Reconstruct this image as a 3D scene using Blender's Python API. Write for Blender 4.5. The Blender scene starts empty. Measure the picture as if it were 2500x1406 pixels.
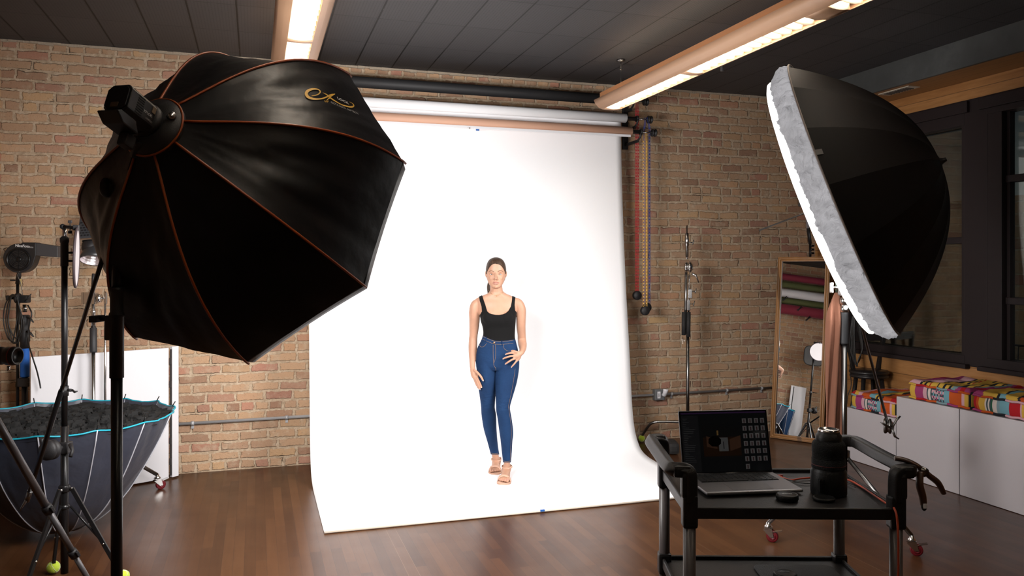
import bpy, bmesh, math, random
from math import sin, cos, pi, radians as R
from mathutils import Vector as V, Matrix, noise
from mathutils.bvhtree import BVHTree
random.seed(7)
sc = bpy.context.scene
# ------------------------------------------------------------------ camera, world, light levels
F, U0, HV, HC, TH = 1962.0, 1250.0, 652.0, 1.65, R(17.7)
cs, sn = cos(TH), sin(TH)
cam = bpy.data.cameras.new('camera'); co = bpy.data.objects.new('camera', cam); sc.collection.objects.link(co)
cam.sensor_width = 36; cam.lens = F/2500*36; cam.shift_y = -(703-HV)/2500; cam.clip_start = .05; cam.clip_end = 200
co.location = (0, 0, HC); co.rotation_euler = (pi/2, 0, -TH); sc.camera = co
sc.view_settings.view_transform = 'Standard'; sc.view_settings.look = 'None'
sc.view_settings.exposure = 0.0; sc.view_settings.gamma = 1.0; sc.view_settings.use_curve_mapping = False
w = bpy.data.worlds.new('dusk'); sc.world = w; w.use_nodes = True
w.node_tree.nodes['Background'].inputs[0].default_value = (.50, .58, .66, 1)
w.node_tree.nodes['Background'].inputs[1].default_value = 0.14
DISH_L, OCTA_L, TUBE_L, UP_L, DISH_W, OCTA_W = 2.8, 2.6, 16.0, 2.6, 33.0, 122.0      # radiance of the right dish, the left octagon, the ceiling lamps
cy = sc.cycles
cy.max_bounces = 7; cy.diffuse_bounces = 3; cy.glossy_bounces = 4; cy.transmission_bounces = 5; cy.transparent_max_bounces = 8
cy.use_denoising = True; cy.caustics_reflective = False; cy.caustics_refractive = False
cy.sample_clamp_indirect = 4.0; cy.use_adaptive_sampling = True; cy.adaptive_threshold = 0.02

# ------------------------------------------------------------------ helpers
def cw(x, d, z=0.0):                       # (right, forward, height) seen from the camera's spot -> world
    return V((x*cs + d*sn, -x*sn + d*cs, z))
def W(u, v, d): return cw((u-U0)/F*d, d, HC-(v-HV)/F*d)
def onX(u, v, X):
    k = (u-U0)/F; return W(u, v, X/(k*cs+sn))
def onY(u, v, Y):
    k = (u-U0)/F; return W(u, v, Y/(cs-k*sn))
def onZ(u, v, Z): return W(u, v, (HC-Z)*F/(v-HV))

def link(name, data, parent=None, loc=None):
    o = bpy.data.objects.new(name, data); sc.collection.objects.link(o)
    if loc is not None: o.location = loc
    if parent is not None: o.parent = parent
    return o
ORG = {}
def thing(name, label, cat, loc=(0, 0, 0), group=None):
    o = link(name, None); o.location = V(loc); o.empty_display_size = .05
    o['label'] = label; o['category'] = cat
    if group: o['group'] = group
    ORG[o.name] = V(loc); return o
def tag(o, label, cat, group=None):
    o['label'] = label; o['category'] = cat
    if group: o['group'] = group
    return o

def frame(a, b):
    t = (V(b)-V(a)).normalized(); up = V((0, 0, 1)) if abs(t.z) < .95 else V((0, 1, 0))
    s = t.cross(up).normalized(); n = s.cross(t).normalized(); return t, s, n

class MB:
    def __init__(s): s.v = []; s.f = []; s.m = []; s.sm = []; s.cur = 0; s.smooth = True
    def add(s, vs, fs, smooth=None):
        b = len(s.v); s.v += [V(p) for p in vs]
        sm = s.smooth if smooth is None else smooth
        for f in fs: s.f.append([i+b for i in f]); s.m.append(s.cur); s.sm.append(sm)
        return s
    def box(s, c, size, M=None, bev=0.0):
        c = V(c); h = [q/2 for q in size]
        M = M or Matrix.Identity(3)
        if bev <= 0:
            vs = [c + M @ V((x*h[0], y*h[1], z*h[2])) for x in (-1, 1) for y in (-1, 1) for z in (-1, 1)]
            return s.add(vs, [(0,1,3,2),(4,6,7,5),(0,4,5,1),(2,3,7,6),(0,2,6,4),(1,5,7,3)], False)
        bm = bmesh.new(); bmesh.ops.create_cube(bm, size=1)
        for q in bm.verts: q.co = V((q.co.x*size[0], q.co.y*size[1], q.co.z*size[2]))
        bmesh.ops.bevel(bm, geom=list(bm.edges), offset=min(bev, min(size)*.45), segments=2, profile=.6, affect='EDGES')
        bm.verts.index_update()
        s.add([c + M @ q.co for q in bm.verts], [[q.index for q in f.verts] for f in bm.faces], False); bm.free(); return s
    def tube(s, pts, r, n=12, cap=True, flat=1.0, closed=False, sq=1.0):
        pts = [V(p) for p in pts]; rs = r if isinstance(r, (list, tuple)) else [r]*len(pts)
        vs = []; ref = None; N = len(pts)
        for i, p in enumerate(pts):
            if closed: t = (pts[(i+1) % N]-pts[i-1]).normalized()
            elif i == 0: t = (pts[1]-pts[0]).normalized()
            elif i == N-1: t = (pts[-1]-pts[-2]).normalized()
            else: t = ((pts[i+1]-p).normalized()+(p-pts[i-1]).normalized()).normalized()
            if ref is None: ref = V((0, 0, 1)) if abs(t.z) < .9 else V((1, 0, 0))
            a = t.cross(ref).normalized(); b = a.cross(t).normalized(); ref = b
            rr = rs[i]
            for k in range(n):
                q = 2*pi*k/n; cq, sq_ = math.copysign(abs(cos(q))**sq, cos(q)), math.copysign(abs(sin(q))**sq, sin(q)); vs.append(p + a*cq*rr + b*sq_*rr*flat)
        fs = [(i*n+k, i*n+(k+1) % n, (i+1)*n+(k+1) % n, (i+1)*n+k) for i in range(N-1) for k in range(n)]
        if closed: fs += [((N-1)*n+k, (N-1)*n+(k+1) % n, (k+1) % n, k) for k in range(n)]
        s.add(vs, fs)
        if cap and not closed:
            b = len(s.v)-len(vs)
            for g in ([b+k for k in range(n)][::-1], [b+(N-1)*n+k for k in range(n)]):
                s.f.append(g); s.m.append(s.cur); s.sm.append(False)
        return s
    def cyl(s, a, b, r, r2=None, n=20): return s.tube([a, b], [r, r if r2 is None else r2], n)
    def lathe(s, base, axis, prof, n=28, smooth=True):       # prof: (radius, distance along axis)
        base = V(base); t, a, b = frame(base, base+V(axis)); vs = []
        for (r, h) in prof:
            for k in range(n):
                q = 2*pi*k/n; vs.append(base + t*h + (a*cos(q)+b*sin(q))*max(r, 1e-4))
        fs = [(i*n+k, i*n+(k+1) % n, (i+1)*n+(k+1) % n, (i+1)*n+k) for i in range(len(prof)-1) for k in range(n)]
        s.add(vs, fs, smooth); return s
    def ball(s, c, r, sc3=(1, 1, 1), M=None, n=16, m=10):
        c = V(c); M = M or Matrix.Identity(3); vs = []
        for i in range(m+1):
            p = pi*i/m
            for k in range(n):
                q = 2*pi*k/n; vs.append(c + M @ V((r*sc3[0]*sin(p)*cos(q), r*sc3[1]*sin(p)*sin(q), r*sc3[2]*cos(p))))
        s.add(vs, [(i*n+k, (i+1)*n+k, (i+1)*n+(k+1) % n, i*n+(k+1) % n) for i in range(m) for k in range(n)]); return s
    def grid(s, fn, nu, nv, closed_u=False, smooth=True):
        vs = [fn(i/nu, j/nv) for j in range(nv+1) for i in range(nu+1)]
        s.add(vs, [(j*(nu+1)+i, j*(nu+1)+i+1, (j+1)*(nu+1)+i+1, (j+1)*(nu+1)+i) for j in range(nv) for i in range(nu)], smooth); return s
    def prism(s, poly, off):                               # poly: list of 3D points, off: vector
        n = len(poly); poly = [V(p) for p in poly]; off = V(off)
        s.add(poly+[p+off for p in poly], [list(range(n))[::-1], [n+i for i in range(n)]]+[(i, (i+1) % n, n+(i+1) % n, n+i) for i in range(n)], False); return s
    def build(s, name, mat, parent=None, loc=None, solid=0.0, sub=0, bevel=0.0, merge=True):
        root = parent
        while root is not None and root.parent is not None: root = root.parent
        o0 = ORG[root.name] if root is not None else V(loc if loc is not None else (0, 0, 0))
        me = bpy.data.meshes.new(name); me.from_pydata([p-o0 for p in s.v], [], s.f)
        mats = mat if isinstance(mat, (list, tuple)) else [mat]
        for m in mats: me.materials.append(m)
        me.polygons.foreach_set('material_index', s.m); me.polygons.foreach_set('use_smooth', s.sm)
        if merge:
            bm = bmesh.new(); bm.from_mesh(me); bmesh.ops.remove_doubles(bm, verts=bm.verts, dist=1e-5)
            bmesh.ops.recalc_face_normals(bm, faces=bm.faces); bm.to_mesh(me); bm.free()
        me.update()
        o = link(name, me, parent, None if root is not None else o0)
        if root is None: ORG[o.name] = V(o0)
        if solid: md = o.modifiers.new('thick', 'SOLIDIFY'); md.thickness = solid; md.offset = 0
        if bevel: md = o.modifiers.new('bev', 'BEVEL'); md.width = bevel; md.segments = 2; md.limit_method = 'ANGLE'
        if sub: md = o.modifiers.new('sub', 'SUBSURF'); md.levels = sub; md.render_levels = sub
        return o
def struct(o): o['kind'] = 'structure'; return o

def basis(right, up):
    r = V(right).normalized(); u = V(up); u = (u-r*u.dot(r)).normalized(); n = r.cross(u)
    return Matrix((r, u, n)).transposed()
def text(body, pos, right, up, size, mat, parent, name='lettering', align='CENTER', shear=0.0, bold=0.0, sx=1.0, fit=0.0):
    c = bpy.data.curves.new(name, 'FONT'); c.body = body; c.size = size; c.extrude = .0004; c.align_x = align; c.align_y = 'CENTER'
    c.shear = shear; c.offset = bold; tmp = bpy.data.objects.new('tmp', c); sc.collection.objects.link(tmp)
    dg = bpy.context.evaluated_depsgraph_get(); me = bpy.data.meshes.new_from_object(tmp.evaluated_get(dg)); me.name = name
    bpy.data.objects.remove(tmp); bpy.data.curves.remove(c); me.materials.clear(); me.materials.append(mat)
    if fit: sx = fit/(max(v.co.x for v in me.vertices)-min(v.co.x for v in me.vertices))
    root = parent
    while root.parent is not None: root = root.parent
    o = link(name, me, parent); M = basis(right, up).to_4x4() @ Matrix.Diagonal((sx, 1, 1, 1)); M.translation = V(pos)-ORG[root.name]
    o.matrix_local = M; return o

# ------------------------------------------------------------------ materials
def mat(name, col, rough=.5, metal=0.0, emit=None, es=1.0, spec=.5, sheen=0.0, coat=0.0, var=0.0, vs=20.0, bump=0.0, bs=60.0, trans=0.0):
    m = bpy.data.materials.new(name); m.use_nodes = True; nt = m.node_tree; b = nt.nodes['Principled BSDF']
    b.inputs['Base Color'].default_value = (*col, 1); b.inputs['Roughness'].default_value = rough; b.inputs['Metallic'].default_value = metal
    b.inputs['Specular IOR Level'].default_value = spec
    if sheen: b.inputs['Sheen Weight'].default_value = sheen; b.inputs['Sheen Roughness'].default_value = .4
    if coat: b.inputs['Coat Weight'].default_value = coat; b.inputs['Coat Roughness'].default_value = .1
    if emit: b.inputs['Emission Color'].default_value = (*emit, 1); b.inputs['Emission Strength'].default_value = es
    if trans: b.inputs['Transmission Weight'].default_value = trans
    tc = None
    if var or bump:
        tc = nt.nodes.new('ShaderNodeTexCoord')
    if var:
        n = nt.nodes.new('ShaderNodeTexNoise'); n.inputs['Scale'].default_value = vs; n.inputs['Detail'].default_value = 4
        nt.links.new(tc.outputs['Object'], n.inputs['Vector'])
        r = nt.nodes.new('ShaderNodeValToRGB'); r.color_ramp.elements[0].position = .3; r.color_ramp.elements[1].position = .7
        r.color_ramp.elements[0].color = (*[c*(1-var) for c in col], 1); r.color_ramp.elements[1].color = (*[min(1, c*(1+var)) for c in col], 1)
        nt.links.new(n.outputs['Fac'], r.inputs['Fac']); nt.links.new(r.outputs['Color'], b.inputs['Base Color'])
    if bump:
        n = nt.nodes.new('ShaderNodeTexNoise'); n.inputs['Scale'].default_value = bs; n.inputs['Detail'].default_value = 3
        nt.links.new(tc.outputs['Object'], n.inputs['Vector'])
        q = nt.nodes.new('ShaderNodeBump'); q.inputs['Strength'].default_value = bump; q.inputs['Distance'].default_value = .01
        nt.links.new(n.outputs['Fac'], q.inputs['Height']); nt.links.new(q.outputs['Normal'], b.inputs['Normal'])
    return m
class NG:                                    # tiny node-graph writer
    def __init__(s, name):
        s.m = bpy.data.materials.new(name); s.m.use_nodes = True; s.nt = s.m.node_tree; s.b = s.nt.nodes['Principled BSDF']
        s.tc = s.nt.nodes.new('ShaderNodeTexCoord')
    def put(s, sock, val):
        if hasattr(val, 'links') or isinstance(val, bpy.types.NodeSocket): s.nt.links.new(val, sock)
        else: sock.default_value = val
    def math(s, op, a, b=0.0, c=0.0, clamp=False):
        n = s.nt.nodes.new('ShaderNodeMath'); n.operation = op; n.use_clamp = clamp
        s.put(n.inputs[0], a); s.put(n.inputs[1], b); s.put(n.inputs[2], c); return n.outputs[0]
    def xyz(s, v=None):
        n = s.nt.nodes.new('ShaderNodeSeparateXYZ'); s.nt.links.new(v or s.tc.outputs['Object'], n.inputs[0]); return n.outputs
    def comb(s, x, y, z=0.0):
        n = s.nt.nodes.new('ShaderNodeCombineXYZ'); s.put(n.inputs[0], x); s.put(n.inputs[1], y); s.put(n.inputs[2], z); return n.outputs[0]
    def noise(s, vec, scale, detail=3, rough=.5, out='Fac'):
        n = s.nt.nodes.new('ShaderNodeTexNoise'); s.put(n.inputs['Vector'], vec); n.inputs['Scale'].default_value = scale
        n.inputs['Detail'].default_value = detail; n.inputs['Roughness'].default_value = rough; return n.outputs[out]
    def white(s, vec):
        n = s.nt.nodes.new('ShaderNodeTexWhiteNoise'); n.noise_dimensions = '3D'; s.put(n.inputs['Vector'], vec); return n.outputs['Value']
    def ramp(s, fac, stops, interp='LINEAR'):
        n = s.nt.nodes.new('ShaderNodeValToRGB'); n.color_ramp.interpolation = interp; e = n.color_ramp.elements
        while len(e) > 1: e.remove(e[0])
        for i, (p, c) in enumerate(stops):
            q = e[0] if i == 0 else e.new(p)
            q.position = p; q.color = (*c, 1)
        s.put(n.inputs[0], fac); return n.outputs['Color']
    def mix(s, fac, a, b, mode='MIX'):
        n = s.nt.nodes.new('ShaderNodeMix'); n.data_type = 'RGBA'; n.blend_type = mode
        s.put(n.inputs[0], fac)
        for sock, v in ((n.inputs[6], a), (n.inputs[7], b)):
            if isinstance(v, tuple): sock.default_value = (*v, 1)
            else: s.nt.links.new(v, sock)
        return n.outputs[2]
    def sstep(s, x, a, b):
        n = s.nt.nodes.new('ShaderNodeMapRange'); n.interpolation_type = 'SMOOTHSTEP'
        s.put(n.inputs[0], x); n.inputs[1].default_value = a; n.inputs[2].default_value = b; return n.outputs[0]
    def bump(s, h, strength, dist):
        n = s.nt.nodes.new('ShaderNodeBump'); n.inputs['Strength'].default_value = strength; n.inputs['Distance'].default_value = dist
        s.put(n.inputs['Height'], h); s.nt.links.new(n.outputs[0], s.b.inputs['Normal'])

def brick_mat(name, axis, gain=1.0, bw=.225, bh=.0785):
    g = NG(name); o = g.xyz(); a = o[axis]; z = o[2]
    vec = g.tc.outputs['Object']
    n1 = g.noise(vec, 9, 4, .6); n2 = g.noise(vec, 34, 4, .65); n2b = g.noise(vec, 90, 3, .6); n3 = g.noise(vec, 1.3, 2)
    jit = g.math('SUBTRACT', n1, .5)
    n0 = g.noise(vec, 2.6, 2)
    zz = g.math('ADD', z, g.math('ADD', g.math('MULTIPLY', jit, .022), g.math('MULTIPLY', g.math('SUBTRACT', n0, .5), .030))); aa = g.math('ADD', a, g.math('MULTIPLY', g.math('SUBTRACT', n2, .5), .032))
    zz = g.math('ADD', zz, g.math('MULTIPLY', g.math('SUBTRACT', n2, .5), .019))
    rowf = g.math('DIVIDE', zz, bh); row = g.math('FLOOR', rowf)
    hdr = g.math('LESS_THAN', g.math('FLOORED_MODULO', row, 6.0), .5)          # header course every sixth row
    bwid = g.math('SUBTRACT', bw, g.math('MULTIPLY', hdr, bw*.5))
    off = g.math('ADD', g.math('MULTIPLY', g.math('FLOORED_MODULO', row, 2.0), .5), g.math('MULTIPLY', g.white(g.comb(row, 3.0, 0)), .22))
    colf = g.math('ADD', g.math('DIVIDE', aa, bwid), off); col = g.math('FLOOR', colf)
    fz = g.math('FRACT', rowf); fx = g.math('FRACT', colf)
    dz = g.math('MULTIPLY', g.math('MINIMUM', fz, g.math('SUBTRACT', 1.0, fz)), bh)
    dx = g.math('MULTIPLY', g.math('MINIMUM', fx, g.math('SUBTRACT', 1.0, fx)), bwid)
    d = g.math('MINIMUM', dz, dx)
    wdt = g.math('ADD', .0015, g.math('MULTIPLY', n1, .0150))
    dd = g.math('SUBTRACT', d, wdt)
    dd = g.math('ADD', dd, g.math('MULTIPLY', g.math('SUBTRACT', n2b, .5), .006))
    face = g.sstep(dd, -.0015, .0035)
    rnd = g.white(g.comb(row, col, 5.0)); rn2 = g.white(g.comb(col, row, 9.0))
    c = g.ramp(rnd, [(0, (.27, .135, .090)), (.08, (.35, .200, .130)), (.22, (.44, .275, .170)), (.40, (.50, .310, .185)), (.60, (.46, .285, .175)), (.76, (.52, .325, .170)), (.86, (.42, .225, .155)), (.93, (.36, .150, .115)), (.97, (.46, .205, .140)), (1, (.56, .36, .17))])
    c = g.mix(g.math('MULTIPLY', n2, .40), c, (.50, .35, .22))
    c = g.mix(g.sstep(n2b, .60, .78), c, (.13, .085, .055))
    c = g.mix(g.math('MULTIPLY', g.sstep(rn2, .2, 1.0), .22), c, (.16, .10, .07))
    mort = g.ramp(n2, [(.25, (.30, .215, .14)), (.5, (.47, .36, .25)), (.75, (.60, .48, .36))])
    mort = g.mix(g.sstep(n2b, .62, .8), mort, (.17, .12, .085))
    smear = g.math('MULTIPLY', g.sstep(n1, .50, .70), .60)
    c = g.mix(smear, c, mort)
    out = g.mix(face, mort, c)
    crack = g.math('MULTIPLY', g.sstep(g.math('MULTIPLY', g.math('ABSOLUTE', g.math('SUBTRACT', dd, .000)), 1.0), .0022, .0006), g.sstep(g.noise(vec, 5.0, 3), .60, .68))
    out = g.mix(crack, out, (.04, .028, .02))
    out = g.mix(g.math('MULTIPLY', n3, .22), out, (.30, .20, .13))
    if gain != 1.0: out = g.mix(1.0, out, (gain, gain, gain), 'MULTIPLY')
    g.put(g.b.inputs['Base Color'], out); g.b.inputs['Roughness'].default_value = .93; g.b.inputs['Specular IOR Level'].default_value = .2
    h = g.math('ADD', g.math('MULTIPLY', g.sstep(dd, -.002, .006), .7), g.math('MULTIPLY', n2, .5)); h = g.math('ADD', h, g.math('MULTIPLY', n2b, .25))
    h = g.math('SUBTRACT', h, g.math('MULTIPLY', crack, .8))
    g.bump(h, .9, .010); return g.m

def wood_mat(name, stops, along=1, board=.14, acr=2, rough=.5, knots=True, grain=1.0):
    g = NG(name); o = g.xyz(); a = o[along]; z = o[acr]
    rowf = g.math('DIVIDE', z, board); row = g.math('FLOOR', rowf); rn = g.white(g.comb(row, 1.0, 2.0))
    vec = g.comb(g.math('ADD', g.math('MULTIPLY', a, 1.2), g.math('MULTIPLY', rn, 37.0)), g.math('MULTIPLY', z, 14.0), row)
    n = g.noise(vec, 2.2*grain, 5, .6)
    c = g.ramp(g.math('ADD', g.math('MULTIPLY', n, .8), g.math('MULTIPLY', rn, .2)), stops)
    if knots:
        vo = g.nt.nodes.new('ShaderNodeTexVoronoi'); g.put(vo.inputs['Vector'], g.comb(g.math('MULTIPLY', a, 1.0), g.math('MULTIPLY', z, 2.3), 0)); vo.inputs['Scale'].default_value = 2.6
        k = g.sstep(vo.outputs['Distance'], .085, .03)
        c = g.mix(g.math('MULTIPLY', k, .8), c, (.07, .025, .01))
    fz = g.math('FRACT', rowf); gap = g.math('LESS_THAN', g.math('MINIMUM', fz, g.math('SUBTRACT', 1.0, fz)), .022)
    c = g.mix(g.math('MULTIPLY', gap, .6), c, (.04, .02, .01))
    g.put(g.b.inputs['Base Color'], c); g.b.inputs['Roughness'].default_value = rough; return g.m

def floor_mat():
    g = NG('dark_plank_floor'); o = g.xyz(); x = o[0]; y = o[1]
    rf = g.math('DIVIDE', x, .060); row = g.math('FLOOR', rf); rn = g.white(g.comb(row, 4.0, 0))
    yf = g.math('DIVIDE', g.math('ADD', y, g.math('MULTIPLY', rn, 3.0)), .95); cell = g.math('FLOOR', yf)
    r = g.white(g.comb(row, cell, 1.0))
    n = g.noise(g.comb(g.math('MULTIPLY', x, 26.0), g.math('MULTIPLY', y, 1.6), r), 1.6, 5, .65)
    n4 = g.noise(g.tc.outputs['Object'], 1.1, 3)
    t = g.math('ADD', g.math('MULTIPLY', n, .55), g.math('MULTIPLY', r, .45))
    c = g.ramp(t, [(.15, (.036, .013, .0055)), (.45, (.058, .022, .0085)), (.7, (.078, .031, .012)), (.95, (.102, .042, .016))])
    c = g.mix(g.sstep(n4, .45, .75), c, g.mix(.5, c, (.105, .046, .018)))
    fx = g.math('FRACT', rf); gx = g.math('LESS_THAN', g.math('MINIMUM', fx, g.math('SUBTRACT', 1.0, fx)), .020)
    fy = g.math('FRACT', yf); gy = g.math('LESS_THAN', g.math('MINIMUM', fy, g.math('SUBTRACT', 1.0, fy)), .0012)
    gp = g.math('MAXIMUM', gx, gy)
    pale = g.math('GREATER_THAN', g.white(g.comb(row, 8.0, 3.0)), .965)
    c = g.mix(g.math('MULTIPLY', gp, .45), c, (.010, .004, .003)); c = g.mix(g.math('MULTIPLY', g.math('MULTIPLY', gx, pale), .8), c, (.25, .15, .09))
    g.put(g.b.inputs['Base Color'], c)
    g.put(g.b.inputs['Roughness'], g.math('ADD', .24, g.math('MULTIPLY', g.noise(g.tc.outputs['Object'], 5, 3), .14)))
    g.b.inputs['Specular IOR Level'].default_value = .30
    g.bump(g.math('ADD', g.math('MULTIPLY', n, .25), g.math('MULTIPLY', gp, -.6)), .25, .003); return g.m

def ceiling_mat():
    g = NG('black_ceiling_tile'); o = g.xyz(); x = o[0]; y = o[1]
    T = .308
    xf = g.math('DIVIDE', g.math('ADD', x, .12), T); yf = g.math('DIVIDE', y, T*2)
    r = g.white(g.comb(g.math('FLOOR', xf), g.math('FLOOR', yf), 0))
    def ln(fr, wd):
        q = g.math('FRACT', fr); return g.math('LESS_THAN', g.math('MINIMUM', q, g.math('SUBTRACT', 1.0, q)), wd)
    g1 = ln(xf, .019); g2 = ln(yf, .006)
    nn = g.noise(g.tc.outputs['Object'], 60, 3)
    c = g.ramp(g.math('ADD', g.math('MULTIPLY', r, .5), g.math('MULTIPLY', nn, .5)), [(0, (.034, .032, .034)), (1, (.050, .047, .049))])
    px = g.math('SUBTRACT', g.math('FRACT', g.math('DIVIDE', x, .0205)), .5); py = g.math('SUBTRACT', g.math('FRACT', g.math('DIVIDE', y, .0205)), .5)
    hole = g.math('LESS_THAN', g.math('ADD', g.math('MULTIPLY', px, px), g.math('MULTIPLY', py, py)), .035)
    c = g.mix(g.math('MULTIPLY', hole, .65), c, (.005, .004, .004))
    spark = g.math('MULTIPLY', g1, g.sstep(g.noise(g.tc.outputs['Object'], 14, 4, .7), .66, .70))
    c = g.mix(g.math('MAXIMUM', g1, g.math('MULTIPLY', g2, .8)), c, (.004, .003, .003)); c = g.mix(g.math('MULTIPLY', spark, .6), c, (.3, .28, .25))
    g.put(g.b.inputs['Base Color'], c); g.b.inputs['Roughness'].default_value = .62; g.b.inputs['Specular IOR Level'].default_value = .35
    g.bump(g.math('MULTIPLY', g.math('MAXIMUM', g1, g2), -1.0), .4, .004); return g.m

def glass_mat():
    m = bpy.data.materials.new('window_glass'); m.use_nodes = True; nt = m.node_tree; nt.nodes.clear()
    out = nt.nodes.new('ShaderNodeOutputMaterial'); mx = nt.nodes.new('ShaderNodeMixShader'); fr = nt.nodes.new('ShaderNodeFresnel'); fr.inputs[0].default_value = 1.5
    t = nt.nodes.new('ShaderNodeBsdfTransparent'); t.inputs[0].default_value = (.9, .93, .9, 1); gl = nt.nodes.new('ShaderNodeBsdfGlossy'); gl.inputs['Roughness'].default_value = .01
    ma = nt.nodes.new('ShaderNodeMath'); ma.operation = 'MULTIPLY'; ma.inputs[1].default_value = .8; nt.links.new(fr.outputs[0], ma.inputs[0])
    nt.links.new(ma.outputs[0], mx.inputs[0]); nt.links.new(t.outputs[0], mx.inputs[1]); nt.links.new(gl.outputs[0], mx.inputs[2]); nt.links.new(mx.outputs[0], out.inputs[0]); return m
def cloth_glow_mat(name, col):            # thin white cloth that lets the lamp behind it through
    m = bpy.data.materials.new(name); m.use_nodes = True; nt = m.node_tree; nt.nodes.clear()
    out = nt.nodes.new('ShaderNodeOutputMaterial'); mx = nt.nodes.new('ShaderNodeMixShader'); mx.inputs[0].default_value = .68
    d = nt.nodes.new('ShaderNodeBsdfDiffuse'); t = nt.nodes.new('ShaderNodeBsdfTranslucent')
    d.inputs['Color'].default_value = (*[c*.14 for c in col], 1); t.inputs['Color'].default_value = (*col, 1)
    tc = nt.nodes.new('ShaderNodeTexCoord'); nz = nt.nodes.new('ShaderNodeTexNoise'); nz.inputs['Scale'].default_value = 9; nz.inputs['Detail'].default_value = 4; nz.inputs['Distortion'].default_value = 1.5
    bp = nt.nodes.new('ShaderNodeBump'); bp.inputs['Strength'].default_value = .9; bp.inputs['Distance'].default_value = .05
    nt.links.new(tc.outputs['Object'], nz.inputs['Vector']); nt.links.new(nz.outputs['Fac'], bp.inputs['Height'])
    for q in (d, t): nt.links.new(bp.outputs['Normal'], q.inputs['Normal'])
    nt.links.new(d.outputs[0], mx.inputs[1]); nt.links.new(t.outputs[0], mx.inputs[2]); nt.links.new(mx.outputs[0], out.inputs[0]); return m
def vcol_mat(name, rough=.9):
    m = bpy.data.materials.new(name); m.use_nodes = True; nt = m.node_tree; b = nt.nodes['Principled BSDF']
    a = nt.nodes.new('ShaderNodeAttribute'); a.attribute_name = 'patch'; nt.links.new(a.outputs['Color'], b.inputs['Base Color']); b.inputs['Roughness'].default_value = rough
    b.inputs['Specular IOR Level'].default_value = .15; return m

BLK = mat('black_metal', (.008, .0075, .008), .30, 0, spec=.35)
BLKM = mat('matte_black_plastic', (.011, .010, .011), .55, 0, bump=.15, bs=300)
BLKR = mat('black_rubber', (.013, .012, .012), .75, bump=.2, bs=200)
BFAB = mat('black_softbox_fabric', (.005, .0045, .005), .42, spec=.22, bump=.25, bs=14)
BFAB2 = mat('black_umbrella_fabric', (.0045, .0035, .0035), .62, spec=.12, bump=.15, bs=10)
CHR = mat('chrome', (.62, .61, .60), .22, 1.0)
STEEL = mat('brushed_steel', (.25, .245, .24), .30, 1.0)
ALU = mat('grey_aluminium', (.16, .155, .16), .42, .7)
WHT = mat('white_paint', (.74, .73, .76), .55, bump=.05, bs=40)
ORNG = mat('orange_piping', (.30, .060, .010), .38, spec=.5)
GOLD = mat('gold_print', (.46, .27, .035), .6)
PRW = mat('white_print', (.50, .50, .50), .6)
PRG = mat('grey_print', (.22, .22, .22), .6)
# ------------------------------------------------------------------ the setting
XL, XR, YB, YF, ZC = -1.82, 5.48, 6.92, -3.2, 3.36
BRK = brick_mat('old_common_brick', 0); BRKS = brick_mat('old_common_brick_side', 1)
PINE = wood_mat('knotty_pine_boards', [(.2, (.23, .095, .028)), (.45, (.34, .155, .048)), (.6, (.42, .205, .07)), (.8, (.29, .125, .038))])
WINF = mat('dark_brown_window_frame', (.018, .012, .0125), .6, spec=.25)
struct(MB().box(((XL+XR)/2, (YB+YF)/2, -.05), (XR-XL+.4, YB-YF+.4, .1)).build('floor', floor_mat()))
struct(MB().box(((XL+XR)/2, (YB+YF)/2, ZC+.05), (XR-XL+.4, YB-YF+.4, .1)).build('ceiling', ceiling_mat()))
struct(MB().box(((XL+XR)/2, YB+.1, ZC/2), (XR-XL+.4, .2, ZC)).build('wall_back', BRK))
struct(MB().box((XL-.1, (YB+YF)/2, ZC/2), (.2, YB-YF, ZC)).build('wall_left', BRKS))
struct(MB().box(((XL+XR)/2, YF-.1, ZC/2), (XR-XL+.4, .2, ZC)).build('wall_front', mat('grey_plaster', (.16, .15, .14), .9)))
wr = MB(); WB, WT = .85, 3.0
wr.box((XR+.1, (YB+YF)/2, WB/2), (.2, YB-YF, WB))
wr.box((XR+.1, (YB+YF)/2, (WT+ZC)/2), (.2, YB-YF, ZC-WT))
wr.box((XR+.1, (6.45+YB)/2, (WB+WT)/2), (.2, YB-6.45, WT-WB))
wr.box((XR+.1, (3.2+YF)/2, (WB+WT)/2), (.2, 3.2-YF, WT-WB))
struct(wr.build('wall_right', PINE))
# grey boxed beam with pine underside above the windows
sf = MB(); sf.box((5.075, (YB+YF)/2, (3.15+ZC)/2), (.03, YB-YF, ZC-3.15))
g = NG('grey_painted_beam'); nn = g.noise(g.tc.outputs['Object'], 2.5, 5, .65)
c_ = g.ramp(nn, [(.3, (.040, .043, .043)), (.6, (.060, .064, .064)), (.75, (.085, .09, .09))]); g.put(g.b.inputs['Base Color'], c_); g.b.inputs['Roughness'].default_value = .6
struct(sf.build('trim_1', g.m))
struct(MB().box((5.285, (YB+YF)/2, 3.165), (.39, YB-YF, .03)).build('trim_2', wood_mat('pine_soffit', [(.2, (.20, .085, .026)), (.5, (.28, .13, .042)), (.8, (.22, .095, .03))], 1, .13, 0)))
mb = MB()
for i in range(150):          # rough mortar bead where wall and ceiling meet
    x = XL+.05*i
    if x > XR: break
    mb.box((x+.025, YB-.008, ZC-.004-.006*random.random()), (.055, .02+.02*random.random(), .014+.016*random.random()))
struct(mb.build('trim_3', mat('rough_mortar', (.40, .33, .25), .95, bump=.8, bs=60)))
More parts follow.
